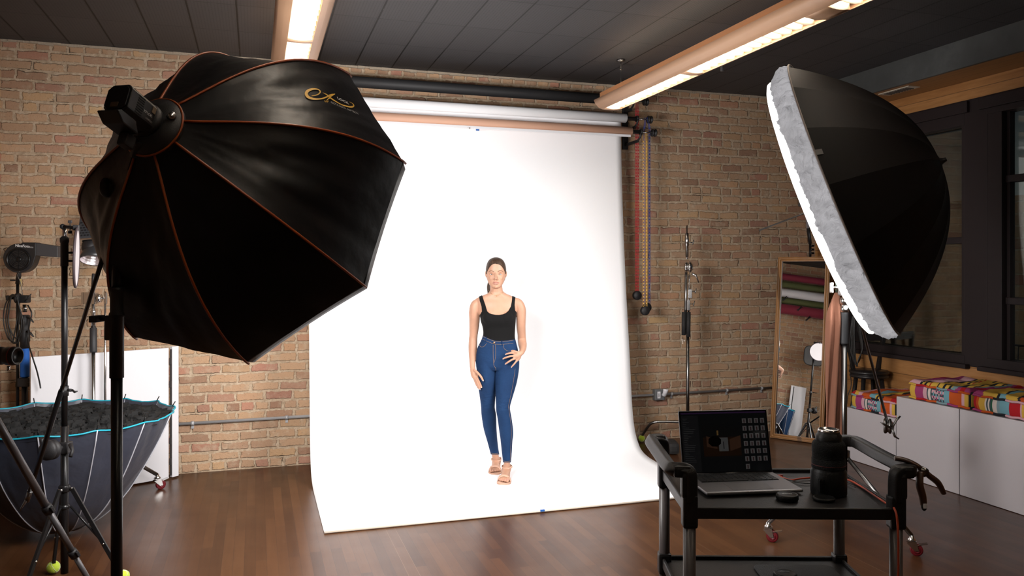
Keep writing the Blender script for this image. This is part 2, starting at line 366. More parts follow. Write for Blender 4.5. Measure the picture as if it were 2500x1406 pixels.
# windows
GLS = glass_mat()
def window(nm, y0, y1, rails, zg0, zg1, fy):
    f = MB(); x = XR+.06
    f.box((x, (y0+y1)/2, (WB+zg0)/2), (.14, y1-y0, zg0-WB)); f.box((x, (y0+y1)/2, (WT+zg1)/2), (.14, y1-y0, WT-zg1))
    for a, b in ((y0, y0+fy), (y1-fy, y1)): f.box((x, (a+b)/2, (WB+WT)/2), (.13, b-a, WT-WB))
    f.box((XR-.02, (y0+y1)/2, WB+.0), (.07, y1-y0+.1, .035)); f.box((XR-.012, (y0+y1)/2, WT-.06), (.05, y1-y0+.1, .09))
    o = struct(f.build(nm, WINF, bevel=.004))
    for z in rails: MB().box((x+.01, (y0+y1)/2, z), (.07, y1-y0-2*fy+.02, .055)).build('rail', WINF, o, bevel=.004)
    for z0, z1 in zip([zg0]+rails, rails+[zg1]):
        s = MB()
        for a in (y0+fy+.012, y1-fy-.012): s.box((x+.012, a, (z0+z1)/2), (.05, .03, z1-z0))
        s.build('sash_stile', WINF, o)
        MB().box((x+.02, (y0+y1)/2, (z0+z1)/2), (.006, y1-y0-2*fy, z1-z0)).build('pane', GLS, o)
window('window_1', 5.09, 6.45, [1.87], .935, 2.80, .03)
window('window_2', 3.20, 4.88, [1.39, 2.33], .935, 2.85, .13)
struct(MB().box((XR+.068, 4.985, (WB+WT)/2), (.15, .215, WT-WB)).build('trim_4', WINF, bevel=.004))
o = thing('ceiling_vent', 'small pale air register set in the pine soffit under the grey beam', 'vent', (5.2, 5.55, 3.148))
MB().box((5.2, 5.50, 3.147), (.12, .34, .008)).build('frame', mat('vent_cream', (.45, .40, .33), .5), o, bevel=.002)
s_ = MB()
for i in range(9): s_.box((5.2, 5.38+.03*i, 3.142), (.08, .012, .006))
s_.build('louver', mat('vent_dark', (.06, .05, .045), .6), o)
# outside the windows
struct(MB().box((14, 5, -.35), (16.8, 40, .3)).build('ground', mat('asphalt', (.05, .05, .05), .9)))
b = thing('neighbour_building', 'building across the yard, grey stucco above a pale brick lower storey', 'building', (9.8, 8, -.2))
MB().box((9.8, 12.1, 1.2), (.4, 12.2, 2.8)).build('brick_storey', brick_mat('yard_brick', 1, .6, .42, .16), b)
MB().box((9.8, 12.1, 5.6), (.4, 12.2, 6.0)).build('stucco_wall', mat('grey_stucco', (.40, .41, .40), .9, var=.06, vs=1.5), b)
MB().prism([(9.56, 7.4, 2.6), (9.56, 6.0, 2.6), (9.56, 6.0, 3.15)], (-.1, 0, 0)).build('gable', mat('clay_roof', (.22, .14, .10), .9), b)
vm = thing('parked_van', 'white van parked in the yard outside the right-hand window', 'van', (11, 4.2, -.2))
v_ = MB(); v_.prism([(10.4, 3.0, .1), (10.4, 5.6, .1), (10.4, 5.6, .55), (10.4, 5.0, .75), (10.4, 4.7, 1.25), (10.4, 3.0, 1.3)], (1.2, 0, 0)); v_.build('body', mat('van_white', (.45, .46, .46), .4), vm, bevel=.05)
for y in (3.5, 5.05): MB().lathe((10.36, y, .13), (1, 0, 0), [(0, 0), (.22, 0), (.30, .02), (.33, .08), (.33, .2), (0, .2)], 24).build('wheel', BLKR, vm)
MB().prism([(10.38, 3.6, .8), (10.38, 4.85, .8), (10.38, 4.6, 1.18), (10.38, 3.6, 1.2)], (.02, 0, 0)).build('side_window', mat('van_glass', (.02, .02, .025), .1), vm)
def chair_out(y, x, lab):
    c = thing('patio_chair', lab, 'chair', (x, y, -.2), 'patio chairs in the yard outside')
    m = BLK
    MB().box((x, y, .25), (.42, .42, .03)).build('seat', m, c)
    bk = MB(); bk.tube([(x+.2, y-.2, .25), (x+.23, y-.2, .62), (x+.24, y-.1, .74), (x+.24, y+.1, .74), (x+.23, y+.2, .62), (x+.2, y+.2, .25)], .014, 8)
    for q in (-.1, 0, .1): bk.tube([(x+.21, y+q, .25), (x+.24, y+q, .73)], .007, 6)
    bk.build('backrest', m, c)
    for a in (-1, 1):
        for e in (-1, 1): MB().tube([(x+.18*a, y+.18*e, .25), (x+.21*a, y+.21*e, -.2)], .012, 6).build('leg', m, c)
chair_out(7.1, 8.2, 'dark metal patio chair in the yard, nearer the thick window post'); chair_out(7.9, 8.3, 'dark metal patio chair in the yard, nearer the black bar stool')
def tree():
    rnd = random.Random(3); t = thing('bare_tree', 'bare branching tree outside the right-hand window', 'tree', (7.8, 4.1, -.2)); m = mat('bark', (.02, .017, .015), .9)
    MB().tube([(7.8, 3.9, -.2), (7.75, 3.95, 1.2), (7.85, 4.0, 2.4), (7.8, 4.05, 3.6)], [.12, .10, .07, .04], 10).build('trunk', m, t)
    br = MB()
    def go(p, d, L, r, k):
        pts = [p]; 
        for i in range(4):
            d = (d+V((rnd.uniform(-.3, .3), rnd.uniform(-.4, .4), rnd.uniform(-.25, .3)))).normalized(); pts.append(pts[-1]+d*L/4)
        br.tube(pts, [r*(1-.17*i) for i in range(5)], 5, False)
        if k:
            for i in range(2, 5):
                for _ in range(2): go(pts[i], (d+V((rnd.uniform(-.8, .8), rnd.uniform(-1, 1), rnd.uniform(-.6, .6)))).normalized(), L*.62, r*.5, k-1)
    for z in (1.9, 2.5, 3.1, 3.5):
        for sgn in (-1, 1): go(V((7.82, 4.0, z)), V((-.3, sgn, .35)).normalized(), 1.0, .022, 2)
    br.build('branches', m, t)
tree()

# ------------------------------------------------------------------ ceiling lamps
PEACH = mat('peach_enamel', (.68, .41, .25), .42, coat=.1)
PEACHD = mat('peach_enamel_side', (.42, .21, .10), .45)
LAMP = mat('lamp_glow', (.9, .85, .75), .5, emit=(1.0, .90, .76), es=TUBE_L)
UPL = mat('uplight_glow', (.9, .85, .75), .5, emit=(1.0, .84, .64), es=UP_L)
LOUV = mat('cream_louver_blade', (.92, .84, .70), .45)
def lamp_row(xc, yend, label, y_near=-.9):
    z0 = 2.985
    o = thing('ceiling_light', label, 'ceiling light', (xc, yend, z0), 'long copper-toned ceiling lights')
    segs = []; y = yend-.06
    while y > y_near+.4:
        segs.append((y-1.25, y)); segs.append((y-2.57, y-1.32)); y -= 2.75
    yn = segs[-1][0]-.06
    prof = [(-.150, .075), (-.135, .040), (-.105, .014), (-.072, .002)]
    L = MB()
    for s in (-1, 1):       # wings
        pr = [(s*a, b_) for a, b_ in prof]
        L.grid(lambda i, j: V((xc+pr[int(round(i*3))][0], yend+(yn-yend)*j, z0+pr[int(round(i*3))][1])), 3, 1)
    cuts = [yend]+[q for sg in segs for q in (sg[1], sg[0])]+[yn]
    for a, b_ in zip(cuts[0::2], cuts[1::2]):           # closed stretches between openings
        L.grid(lambda i, j: V((xc-.072+.144*i, a+(b_-a)*j, z0+.002-.004*sin(pi*i))), 4, 1)
    for ye in (yend, yn):
        L.add([V((xc+a, ye, z0+b_)) for a, b_ in prof]+[V((xc-a, ye, z0+b_)) for a, b_ in prof[::-1]], [list(range(8))])
    L.build('housing', PEACH, o, solid=.003, merge=True)
    T = MB(); T.box((xc, (yend+yn)/2, z0+.105), (.20, yend-yn-.02, .06)); T.build('channel', PEACHD, o)
    MB().box((xc, (yend+yn)/2, z0+.139), (.13, yend-yn-.2, .004)).build('uplight_panel', UPL, o)
    for a, b_ in segs:
        MB().box((xc, (a+b_)/2, z0+.070), (.138, b_-a, .004)).build('lamp_panel', LAMP, o)
        lv = MB()
        n = 13
        for k in range(n+1):
            y = a+(b_-a)*k/n
            lv.grid(lambda i, j: V((xc-.070+.14*i, y+.016*j*(1-j)*4*.4, z0+.004-.010*sin(pi*i)*(1-j)+(.046)*j)), 8, 2)
        lv.build('louver', LOUV, o, solid=.0015)
    return o
lamp_row(2.87, 6.25, 'long copper-toned ceiling light with its far end above the backdrop rolls')
lamp_row(.25, 6.25, 'long copper-toned ceiling light running over the black octagonal softbox')
def hanger(u, v0, v1, Xc, lab):
    a = onX(u, v0, Xc); a.z = ZC; o = thing('ceiling_hanger', lab, 'hanger', a)
    MB().lathe(a, (0, 0, -1), [(0, 0), (.035, 0), (.035, .012), (.012, .02), (0, .02)]).build('canopy', STEEL, o)
    return o, a
o, a = hanger(1516, 145, 205, 2.87, 'thin steel suspension cable with a clip holding the right-hand ceiling light')
MB().cyl(a, (a.x, a.y, 3.05), .0022, n=6).build('cable', STEEL, o); MB().box((a.x, a.y, ZC-.06), (.022, .022, .05), bev=.004).build('clip', CHR, o)
MB().tube([(a.x, a.y, 3.12), (a.x+.02, a.y+.02, 3.17), (a.x+.035, a.y+.03, 3.22)], .0015, 5).build('cable_tail', STEEL, o)
a = W(1763, 88, 5.95); a.z = ZC
o = thing('ceiling_hanger', 'short dark ceiling rod with round canopy behind the right-hand light', 'hanger', a)
MB().lathe(a, (0, 0, -1), [(0, 0), (.06, 0), (.06, .008), (.012, .016), (.012, .26), (0, .26)]).build('canopy', mat('canopy_dark', (.05, .048, .048), .5), o)

# ------------------------------------------------------------------ wall conduit and outlet
GALV = mat('galvanised_pipe', (.42, .42, .43), .42, .35)
CY = YB-.022
o = thing('conduit_pipe', 'grey metal conduit pipe running low along the brick wall behind the white backdrop', 'pipe', (2, CY, .42))
pa, pb = onY(424, 1036, CY), onY(1886, 946, CY)
MB().cyl(pa, pb, .0125, n=12).build('pipe', GALV, o)
cl_ = MB()
for u in (470, 700, 1640, 1775, 1860):
    p = onY(u, 900, CY); t = (p.x-pa.x)/(pb.x-pa.x); p = pa.lerp(pb, t)
    cl_ = MB(); cl_.cyl(p-V((.012, 0, 0)), p+V((.012, 0, 0)), .018, n=12); cl_.box(p+V((0, .012, -.02)), (.02, .006, .05)); cl_.build('strap', GALV, o)
p = onY(1608, 963, YB-.03); o = thing('outlet_box', 'grey metal outlet box on the conduit with a white plug', 'electrical outlet', p)
MB().box(p, (.105, .055, .105), bev=.008).build('box', mat('outlet_grey', (.22, .23, .24), .5, .5), o)
MB().box(p+V((-.012, -.029, 0)), (.032, .006, .066), bev=.003).build('socket', WHT, o)
MB().tube([p+V((.03, -.03, .0)), p+V((.03, -.06, .005)), p+V((.034, -.075, .045)), p+V((.036, -.075, .06))], [.017, .02, .024, .026], 14).build('plug', WHT, o)
text('oo', p+V((-.012, -.0335, 0)), (0, 0, 1), (1, 0, 0), .03, BLKM, o, 'socket_slots')

# ------------------------------------------------------------------ backdrop rolls, brackets, chains
PAPER = mat('white_seamless_paper', (.90, .90, .92), .75, spec=.2)
TANP = mat('tan_paper', (.62, .36, .25), .6)
BLP = mat('black_paper', (.022, .022, .024), .6)
GX = 3.43
def roll(nm, label, z, y, r, x0, x1, m, gl):
    o = thing('backdrop_roll', label, 'backdrop roll', (x1, y, z))
    ax = V((1, 0, 0))
    MB().lathe((x0, y, z), (1, 0, 0), [(r-.008, 0), (r, .003), (r, x1-x0-.003), (r-.008, x1-x0), (.02, x1-x0)], 32).build('paper_roll', m, o)
    MB().cyl((x0-.12, y, z), (GX-.10, y, z), .019, n=16).build('core_tube', STEEL, o)
    MB().cyl((GX-.10, y, z), (GX+.05, y, z), .007, n=10).build('axle', CHR, o)
    w_ = MB(); w_.lathe((GX-.10, y, z), (1, 0, 0), [(0, 0), (.030, 0), (.030, .012), (.02, .018), (0, .018)], 20); w_.build('end_collar', BLKM, o); w_ = MB()
    w_.lathe((GX+.015, y, z), (1, 0, 0), [(0, 0), (.034, .002), (.036, .008), (.02, .014), (.02, .026), (.036, .032), (.034, .04), (0, .042)], 24)
    w_.build('chain_wheel', BLKM, o)
    return o
X0, X1 = .36, 3.19
RZ = [(3.19, 6.76, .042), (3.01, 6.68, .041), (2.876, 6.62, .041)]
roll('b', 'long black paper roll, topmost of the three backdrop rolls', 3.19, 6.76, .046, X0-.05, 3.22, BLP, None)
rw = roll('w', 'white paper roll in the middle whose paper sweeps down to the floor', 3.01, 6.68, .041, X0, 3.225, PAPER, None)
rt = roll('t', 'tan paper roll hanging in front of the white sheet, lowest of the three', 2.876, 6.60, .041, X0, 3.24, TANP, None)
MB().box(((X0+3.22)/2, 6.572, 2.832), (3.22-X0, .006, .022), bev=.002).build('hem_strip', mat('hem_white', (.75, .75, .78), .4), rt)
tp = onY(1166, 317, 6.566); MB().box(tp, (.03, .002, .014)).build('sticker', mat('blue_sticker', (.02, .12, .42), .5), rt)
MB().lathe(onY(1146, 313, 6.556), (0, -1, 0), [(0, 0), (.006, 0), (.006, .004), (0, .005)], 10).build('rivet', CHR, rt)
prof = [(6.715, 3.01), (6.70, 2.6), (6.66, 2.0), (6.60, 1.4), (6.55, 1.0), (6.515, .7), (6.49, .48), (6.465, .33), (6.43, .215), (6.38, .13), (6.31, .062), (6.20, .024), (6.05, .006), (5.8, .004), (5.45, .003), (5.16, .004), (5.10, .006), (5.085, .010)]
def spl(i, pr):
    x = i*(len(pr)-1); k = min(int(x), len(pr)-2); t = x-k
    P = [V((pr[max(0, min(len(pr)-1, k+q))][0], pr[max(0, min(len(pr)-1, k+q))][1], 0)) for q in (-1, 0, 1, 2)]
    return .5*((2*P[1])+(P[2]-P[0])*t+(2*P[0]-5*P[1]+4*P[2]-P[3])*t*t+(3*P[1]-P[0]-3*P[2]+P[3])*t**3)
sh = MB()
def shf(i, j):
    p = spl(j, prof); x = .405+(X1-.405)*i
    cur = .03*(max(0, (i-.96)/.04)**2)*max(0, min(1, (6.4-p.x)/.3))*max(0, min(1, p.x-5.1))
    return V((x, p.x, max(p.y, .002)+cur*.5+.0015))
sh.grid(shf, 48, 120)
sh.build('hanging_sheet', PAPER, rw, solid=.0015)
fe = MB(); fe.tube([(.405, 5.088, .008), (X1, 5.088, .008)], .007, 8); fe.build('front_edge_strip', mat('edge_beige', (.55, .48, .40), .5), rw)
tp = onZ(1322, 1245, .012); MB().box((tp.x, 5.085, .014), (.03, .01, .012)).build('sticker', mat('blue_sticker_floor', (.02, .12, .42), .5), rw)
def bracket(x, lab):
    o = thing('wall_bracket', lab, 'bracket', (x, YB-.01, 3.0), 'black hook brackets for the rolls')
    MB().box((x, YB-.012, 3.02), (.055, .024, .52), bev=.003).build('plate', BLKM, o)
    for (z, y, r) in RZ:
        h = MB(); h.tube([(x, YB-.02, z-.075), (x, y+.05, z-.075), (x, y+.01, z-.066), (x, y-.03, z-.045), (x, y-.045, z-.012)], .009, 8)
        h.box((x, (YB+y)/2, z-.075), (.02, YB-y-.04, .022)); h.build('hook', BLKM, o)
bracket(3.325, 'black wall bracket with hooks at the chain end of the rolls'); bracket(.26, 'black wall bracket with hooks at the far left end of the rolls')
def chain(lab, x, y, ztop, zbot, m, spread, ux=0.0):
    o = thing('pull_chain', lab, 'chain', (x, y, ztop)); mb = MB()
    for s in (-1, 1):
        xs = x+s*spread
        for e in (-1, 1):
            mb.tube([(x+s*.012+e*.006, y, ztop), (xs+e*.006, y-.005, ztop-.10), (xs+e*.006, y-.005, zbot)], .0026, 5)
        n = int((ztop-zbot)/.030)
        for k in range(n):
            z = ztop-.1-k*.030
            if z > zbot: mb.box((xs, y-.005, z), (.014, .006, .012))
    mb.build('links', m, o)
    MB().lathe((x, y-.03, zbot-.03), (0, 1, 0), [(0, 0), (.034, .003), (.042, .012), (.042, .04), (.034, .05), (0, .052)], 24).build('weight', BLKM, o)
def zat(u, v, X): return onX(u, v, X).z
yw = 6.70
chain('red plastic pull chain, leftmost of the three beside the sheet', 3.365, 6.74, 3.19, onY(1575, 713, 6.74).z, mat('chain_red', (.42, .03, .035), .45), .011)
chain('blue plastic pull chain, rightmost of the three beside the sheet', 3.435, 6.68, 3.03, onY(1592, 742, 6.68).z, mat('chain_blue', (.05, .08, .34), .45), .026)
chain('yellow plastic pull chain hanging between the red and the blue one', 3.375, 6.60, 2.89, onY(1586, 750, 6.60).z, mat('chain_yellow', (.72, .42, .10), .45), .015)
# ------------------------------------------------------------------ octagonal softbox
def c3(q): return cw(q[0], q[2], q[1])              # camera-style (right, up, forward) direction -> world
def axes(az, el):
    a = V((cos(el)*sin(az), sin(el), cos(el)*cos(az))); e1 = V((0, 1, 0)).cross(a).normalized(); e2 = a.cross(e1)
    return c3(a), c3(e1), c3(e2)
OC = W(598.9, 491.5, 3.3); OA, O1, O2 = axes(.2558, -.36826); OR_, OH, OROT = .68845, .57648, 1.01895
def orad(k): q = OROT+k*pi/4; return O1*cos(q)+O2*sin(q)
def orib(k, s):
    r0 = .105; r = r0+(OR_-r0)*s; h = OH*(1-s)
    n = V((OH, OR_-r0)).normalized(); bl = .125*4*(s**1.25)*(1-s)*.98
    return OC + orad(k)*(r+n.x*bl) - OA*(h+n.y*bl)
oct_ = thing('octagonal_softbox', 'huge black octagonal softbox with orange piping seen from behind, at left', 'softbox', OC)
bvhs = []
for k in range(8):
    mb = MB()
    def pf(i, j, k=k):
        p = orib(k, j).lerp(orib(k+1, j), i)
        e = 4*i*(1-i); n = (orad(k)+orad(k+1)).normalized()*.6-OA*.75
        q = (p-OC)
        wv = noise.noise(V((i*7+k*5, j*2.2+i*2, k*3.1)))*.5+noise.noise(V((i*13+j*5+k, j*6, 7.7+k)))*.25+noise.noise(V((i*3-j*3, j*3, k*9.)))*.7
        return p + n.normalized()*(e*(-.018*sin(pi*j)+.016*wv*min(1, j*2.2)))
    mb.grid(pf, 22, 26); 
    o = mb.build('fabric_panel', BFAB, oct_)
    if k == 7: bvh = BVHTree.FromPolygons([tuple(p) for p in mb.v], mb.f)
lip = MB()
def lipf(i, j):
    x = i*8; k = int(min(x, 7.999)); t = x-k
    a_, b_ = OC+orad(k)*OR_, OC+orad(k+1)*OR_
    p = a_.lerp(b_, t); c = OC+(p-OC)*(1-.035*4*t*(1-t)*.4)
    return c + OA*(.060*j) + (p-OC)*(-.02*j)
lip.grid(lipf, 64, 3); lip.build('front_lip', BFAB, oct_, solid=.003)
for k in range(8):
    mb = MB(); nn_ = orad(k)*.6-OA*.75
    mb.tube([orib(k, s/24)+nn_.normalized()*.003 for s in range(25)]+[OC+orad(k)*(OR_+.004)+OA*.02], .0046, 8); mb.build('piping', ORNG, oct_)
fr_ = MB(); fr_.add([OC+orad(k)*(OR_-.016)+OA*.012 for k in range(8)]+[OC+orad(k)*(OR_-.016)+OA*.008 for k in range(8)], [list(range(8)), list(range(8, 16))[::-1]]+[(k, (k+1) % 8, 8+(k+1) % 8, 8+k) for k in range(8)], False)
fr_.build('front_diffuser', mat('octa_diffuser_glow', (.8, .8, .8), .7, emit=(1, .97, .95), es=OCTA_L), oct_)
al = bpy.data.lights.new('octa_lamp', 'AREA'); al.shape = 'DISK'; al.size = 2*(OR_-.08); al.energy = OCTA_W; al.color = (1, .97, .95); al.spread = R(168)
lo_ = link('octa_lamp', al, oct_, OA*.022); lo_.rotation_euler = (-OA).to_track_quat('Z', 'Y').to_euler()
HB = OC-OA*OH
MB().lathe(HB+OA*.03, -OA, [(.104, 0), (.11, .02), (.108, .05), (.085, .06), (.07, .075), (.0, .075)], 32).build('speed_ring', BLKM, oct_)
MB().tube([HB-OA*.012+(O1*cos(q)+O2*sin(q))*.112 for q in [2*pi*i/40 for i in range(40)]], .0042, 6, closed=True).build('ring_piping', ORNG, oct_)
kp = W(414, 288, 2.74); MB().lathe(kp, (kp-HB).normalized(), [(0, -.02), (.006, -.02), (.006, 0), (.013, 0), (.013, .022), (0, .022)], 12).build('ring_knob', CHR, oct_)
def hitp(u, v):
    o_ = V((0, 0, HC)); d_ = (W(u, v, 1)-o_).normalized(); h = bvh.ray_cast(o_, d_)
    if h[0] is None: return W(u, v, 3.0)
    n = h[1] if h[1].dot(d_) < 0 else -h[1]
    return h[0]+n*.004
def strip(pts):                          # (u, v, half width px) brush stroke lying on the cloth
    mb = MB(); L, Rr = [], []
    for i, (u, v, hw) in enumerate(pts):
        a = pts[max(0, i-1)]; b_ = pts[min(len(pts)-1, i+1)]; dx, dy = b_[0]-a[0], b_[1]-a[1]; l = math.hypot(dx, dy) or 1
        L.append(hitp(u-dy/l*hw, v+dx/l*hw)); Rr.append(hitp(u+dy/l*hw, v-dx/l*hw))
    n = len(pts); return mb.add(L+Rr, [(i, i+1, n+i+1, n+i) for i in range(n-1)], False)
def smoothpath(p, n=6):
    out = []
    for i in range(len(p)-1):
        P = [V(p[max(0, min(len(p)-1, i+q))]) for q in (-1, 0, 1, 2)]
        for s in range(n):
            t = s/n; out.append(tuple(.5*((2*P[1])+(P[2]-P[0])*t+(2*P[0]-5*P[1]+4*P[2]-P[3])*t*t+(3*P[1]-P[0]-3*P[2]+P[3])*t**3)))
    out.append(tuple(p[-1])); return out
e_ = smoothpath([(760, 236, .8), (774, 233, 1.2), (781, 226, 1.4), (775, 220, 1.3), (762, 219.5, 2.4), (751, 224, 3.4), (747, 231, 3.6), (752, 239, 3.2), (766, 243.5, 2.2), (783, 243, 1.6), (797, 238, 1.8), (806, 234, 2.6), (817, 231, .6)])
strip(e_).build('logo_swirl', GOLD, oct_, merge=False)
x_ = smoothpath([(787, 228, .4), (797, 233, 1.2), (806, 241, 1.6), (818, 249, 1.2), (832, 257, 1.0), (848, 262, 1.6), (858, 262.5, 2.4), (862, 260, 1.6), (860, 255, .8), (852, 250, .3)])
strip(x_).build('logo_tail', GOLD, oct_, merge=False)
strip([(797, 246, .8), (803, 241, 1.8), (806, 236, 2.0), (812, 233, 1.6)]).build('logo_stroke', GOLD, oct_, merge=False)
def ontext(s, uv0, uv1, size, m, sx=1.0):
    a, b_ = hitp(*uv0), hitp(*uv1); mid = hitp((uv0[0]+uv1[0])/2, (uv0[1]+uv1[1])/2); r = b_-a
    dn = hitp((uv0[0]+uv1[0])/2-4, (uv0[1]+uv1[1])/2+14)-mid
    text(s, mid-OA*.006, r, -dn, size, m, oct_, fit=r.length)
ontext('LOCK', (824, 243), (851, 256), .024, PRW)
ontext('60"', (793, 251), (804, 253), .015, GOLD)
ontext('OCTA LOCK SOFTBOX', (809, 254), (876, 282), .017, PRG)

# studio strobe on the back of the octagon
SA = -OA; SU = (V((0, 0, 1))-SA*SA.z).normalized(); SS = SA.cross(SU).normalized()     # back axis, up, side
SM = Matrix((SS, SU, SA)).transposed()
S0 = HB+SA*.06
stb = thing('studio_strobe', 'black studio flash head with vent slots on the back of the octagonal softbox', 'studio light', S0)
def oc_box(mb, c, wx, wy, L, ch):
    poly = [(-wx, -wy+ch), (-wx, wy-ch), (-wx+ch, wy), (wx-ch, wy), (wx, wy-ch), (wx, -wy+ch), (wx-ch, -wy), (-wx+ch, -wy)]
    mb.prism([c+SS*x+SU*y for x, y in poly], SA*L)
BOD = mat('flash_body', (.010, .0098, .011), .42)
BL_ = .135
mb = MB(); oc_box(mb, S0, .047, .052, BL_, .018); mb.build('body', BOD, stb, bevel=.005)
mb = MB(); mb.lathe(S0-SA*.02, SA, [(0, 0), (.060, 0), (.062, .02), (.054, .034), (0, .034)]); mb.build('mount_collar', BLKM, stb)
mb = MB(); oc_box(mb, S0+SA*(BL_+.001), .041, .044, .005, .015); mb.build('rear_panel', mat('rear_black', (.006, .0055, .006), .3), stb, bevel=.002)
MB().box(S0+SA*(BL_+.007)-SU*.028, (.028, .018, .003), SM, .001).build('display', mat('brown_display', (.075, .05, .03), .3), stb)
mb = MB(); mb.prism([S0+SU*y+SA*x+SS*(-.040) for x, y in ((.075, -.05), (BL_+.01, -.05), (BL_+.028, -.062), (BL_-.01, -.088), (.05, -.088))], SS*.080); mb.build('battery', BOD, stb, bevel=.004)
for sd in (-1, 1):
    mb = MB()
    for q in range(8): mb.box(S0+SA*(.085)+SS*.0478*sd+SU*(.030-.0085*q), (.002, .0038, .030), SM)
    mb.build('vent_slots', mat('vent_black', (.002, .002, .002), .8), stb)
sgn = 1 if SS.dot(c3(V((1, 0, 0)))) > 0 else -1
MB().box(S0+SA*.022+SS*.0475*sgn+SU*.020, (.003, .024, .018), SM, .001).build('badge', mat('bronze_badge', (.14, .10, .06), .35), stb)
text('XPLOR', S0+SA*.046+SS*.0484*sgn-SU*.006, -SA, SU, .013, PRW, stb)
text('600PRO', S0+SA*.034+SS*.0484*sgn-SU*.024, -SA, SU, .010, PRG, stb)
mb = MB(); mb.cyl(S0+SA*.05-SU*.05, S0+SA*.05-SU*.115, .016); mb.box(S0+SA*.05-SU*.11, (.035, .045, .045), SM, .006); mb.build('tilt_bracket', BLKM, stb)

# ------------------------------------------------------------------ generic stand pieces
def knob(mb, p, d, r=.012, L=.05):
    p = V(p); d = V(d).normalized(); mb.cyl(p, p+d*L*.5, r*.5, n=8); t, s, n = frame(p, p+d)
    mb.box(p+d*L*.75, (r*4, r*1.4, L*.5), Matrix((s, n, t)).transposed(), .003)
def caster(o, p, yaw, m=CHR, wm=None):
    p = V((p[0], p[1], 0)); d = V((cos(yaw), sin(yaw), 0)); s = V((-d.y, d.x, 0))
    c = p+V((0, 0, .034))
    w_ = MB(); w_.lathe(c-s*.013, s, [(0, .002), (.012, .002), (.013, 0), (.021, 0), (.0215, .003), (.0235, .003), (.034, .0), (.034, .026), (.0235, .023), (.0215, .023), (.021, .026), (.013, .026), (0, .024)], 24)
    w_.build('wheel', CASTR, o)
    h = MB()
    for q in (-1, 1): h.prism([c+s*.018*q+d*.012-V((0, 0, .004)), c+s*.018*q-d*.010-V((0, 0, .006)), c+s*.018*q-d*.052+V((0, 0, .036)), c+s*.018*q-d*.002+V((0, 0, .046))], s*.003)
    h.box(c-d*.022+V((0, 0, .046)), (.045, .042, .005), Matrix((d, s, V((0, 0, 1)))).transposed()); h.lathe(c-d*.024+V((0, 0, .05)), (0, 0, 1), [(0, 0), (.022, 0), (.024, .006), (.014, .014), (.012, .03), (0, .03)], 16)
    h.box(c+d*.030+V((0, 0, .034)), (.055, .03, .004), Matrix((d, s, V((0, 0, 1)))).transposed() @ Matrix.Rotation(-.25, 3, 'Y'))
    h.build('fork', CHR, o)
    return c-d*.024+V((0, 0, .075))
CASTR = mat('red_caster_wheel', (.14, .007, .012), .4)
def tripod_legs(o, c, zt, zb, feet, r, m, brace=True):
    c = V(c)
    col = MB(); col.lathe((c.x, c.y, zt-.018), (0, 0, 1), [(0, 0), (.024, 0), (.028, .006), (.028, .03), (.024, .036), (0, .036)], 18); col.build('leg_collar', m, o)
    col = MB(); col.lathe((c.x, c.y, zb-.012), (0, 0, 1), [(0, 0), (.022, 0), (.024, .004), (.024, .02), (0, .024)], 18); col.build('brace_collar', m, o)
    for f in feet:
        f = V(f); d = V((f.x-c.x, f.y-c.y, 0)).normalized(); a = V((c.x, c.y, zt))+d*.035
        mb = MB(); t, s, n = frame(a, f); mb.box((a+f)/2, (r*1.6, r*2.2, (f-a).length), Matrix((s, n, t)).transposed(), .002)
        lg = mb.build('leg', m, o)
        b_ = a.lerp(f, .62); br = MB(); br.cyl((c.x+d.x*.028, c.y+d.y*.028, zb), b_, r*.6, n=8); br.build('brace', m, o)
        sc_ = MB(); sd = V((d.y, -d.x, 0))
        for q in (b_, a): MB().cyl(q-sd*r*1.4, q+sd*r*1.4, .005, n=8).build('bolt', CHR, lg)
BALLM = mat('tennis_yellow', (.52, .68, .05), .95, sheen=.3, bump=.4, bs=400)
BALLS = mat('ball_seam', (.8, .8, .7), .9)
def tennis_ball(p, lab, rot=0.0):
    p = V(p); o = thing('tennis_ball', lab, 'tennis ball', p, 'tennis balls on the stand feet'); MB().ball(p, .0335, n=24, m=16).build('felt', BALLM, o)
    pts = []
    for i in range(60):
        t = 2*pi*i/60; al = .44; q = V((al*cos(t)*1.0+(1-al)*cos(3*t), al*sin(t)-(1-al)*sin(3*t), 2*math.sqrt(al*(1-al))*sin(2*t)))
        pts.append(p + Matrix.Rotation(rot, 3, 'Z') @ (q.normalized()*.0336))
    MB().tube(pts, .0011, 5, closed=True).build('seam', BALLS, o)

# stand A: thick black column whose foot is below the picture
pa_ = cw((285-U0)/F*2.92, 2.92); px, py = pa_.x, pa_.y
o = thing('light_stand', 'thick black roller stand column in the left foreground with a wing knob', 'light stand', pa_)
zv = lambda v, d: HC-(v-HV)/F*d
mb = MB(); mb.cyl((px, py, .16), (px, py, zv(920, 2.92)), .0200, n=24); mb.build('lower_tube', BLK, o)
mb = MB(); mb.cyl((px, py, zv(770, 2.92)), (px, py, zv(440, 2.92)), .0165, n=24); mb.build('upper_tube', BLK, o)
mb = MB(); mb.lathe((px, py, zv(922, 2.92)), (0, 0, 1), [(.02, 0), (.0245, 0), (.0245, .22), (.0265, .222), (.0265, .232), (.0225, .24), (.0225, .31), (.0265, .315), (.0265, .328), (.017, .33)], 28); mb.build('sleeve', BLKM, o)
mb = MB(); mb.box((px, py, zv(800, 2.92))-V((cs*.025, -sn*.025, 0)) if False else V((px, py, zv(800, 2.92)))-cw(.026, 0), (.026, .03, .09), Matrix.Rotation(-TH, 3, 'Z'), .005); knob(mb, V((px, py, zv(778, 2.92)))-cw(.03, 0), -cw(1, 0), .017, .055); mb.build('locking_knob', BLKM, o)
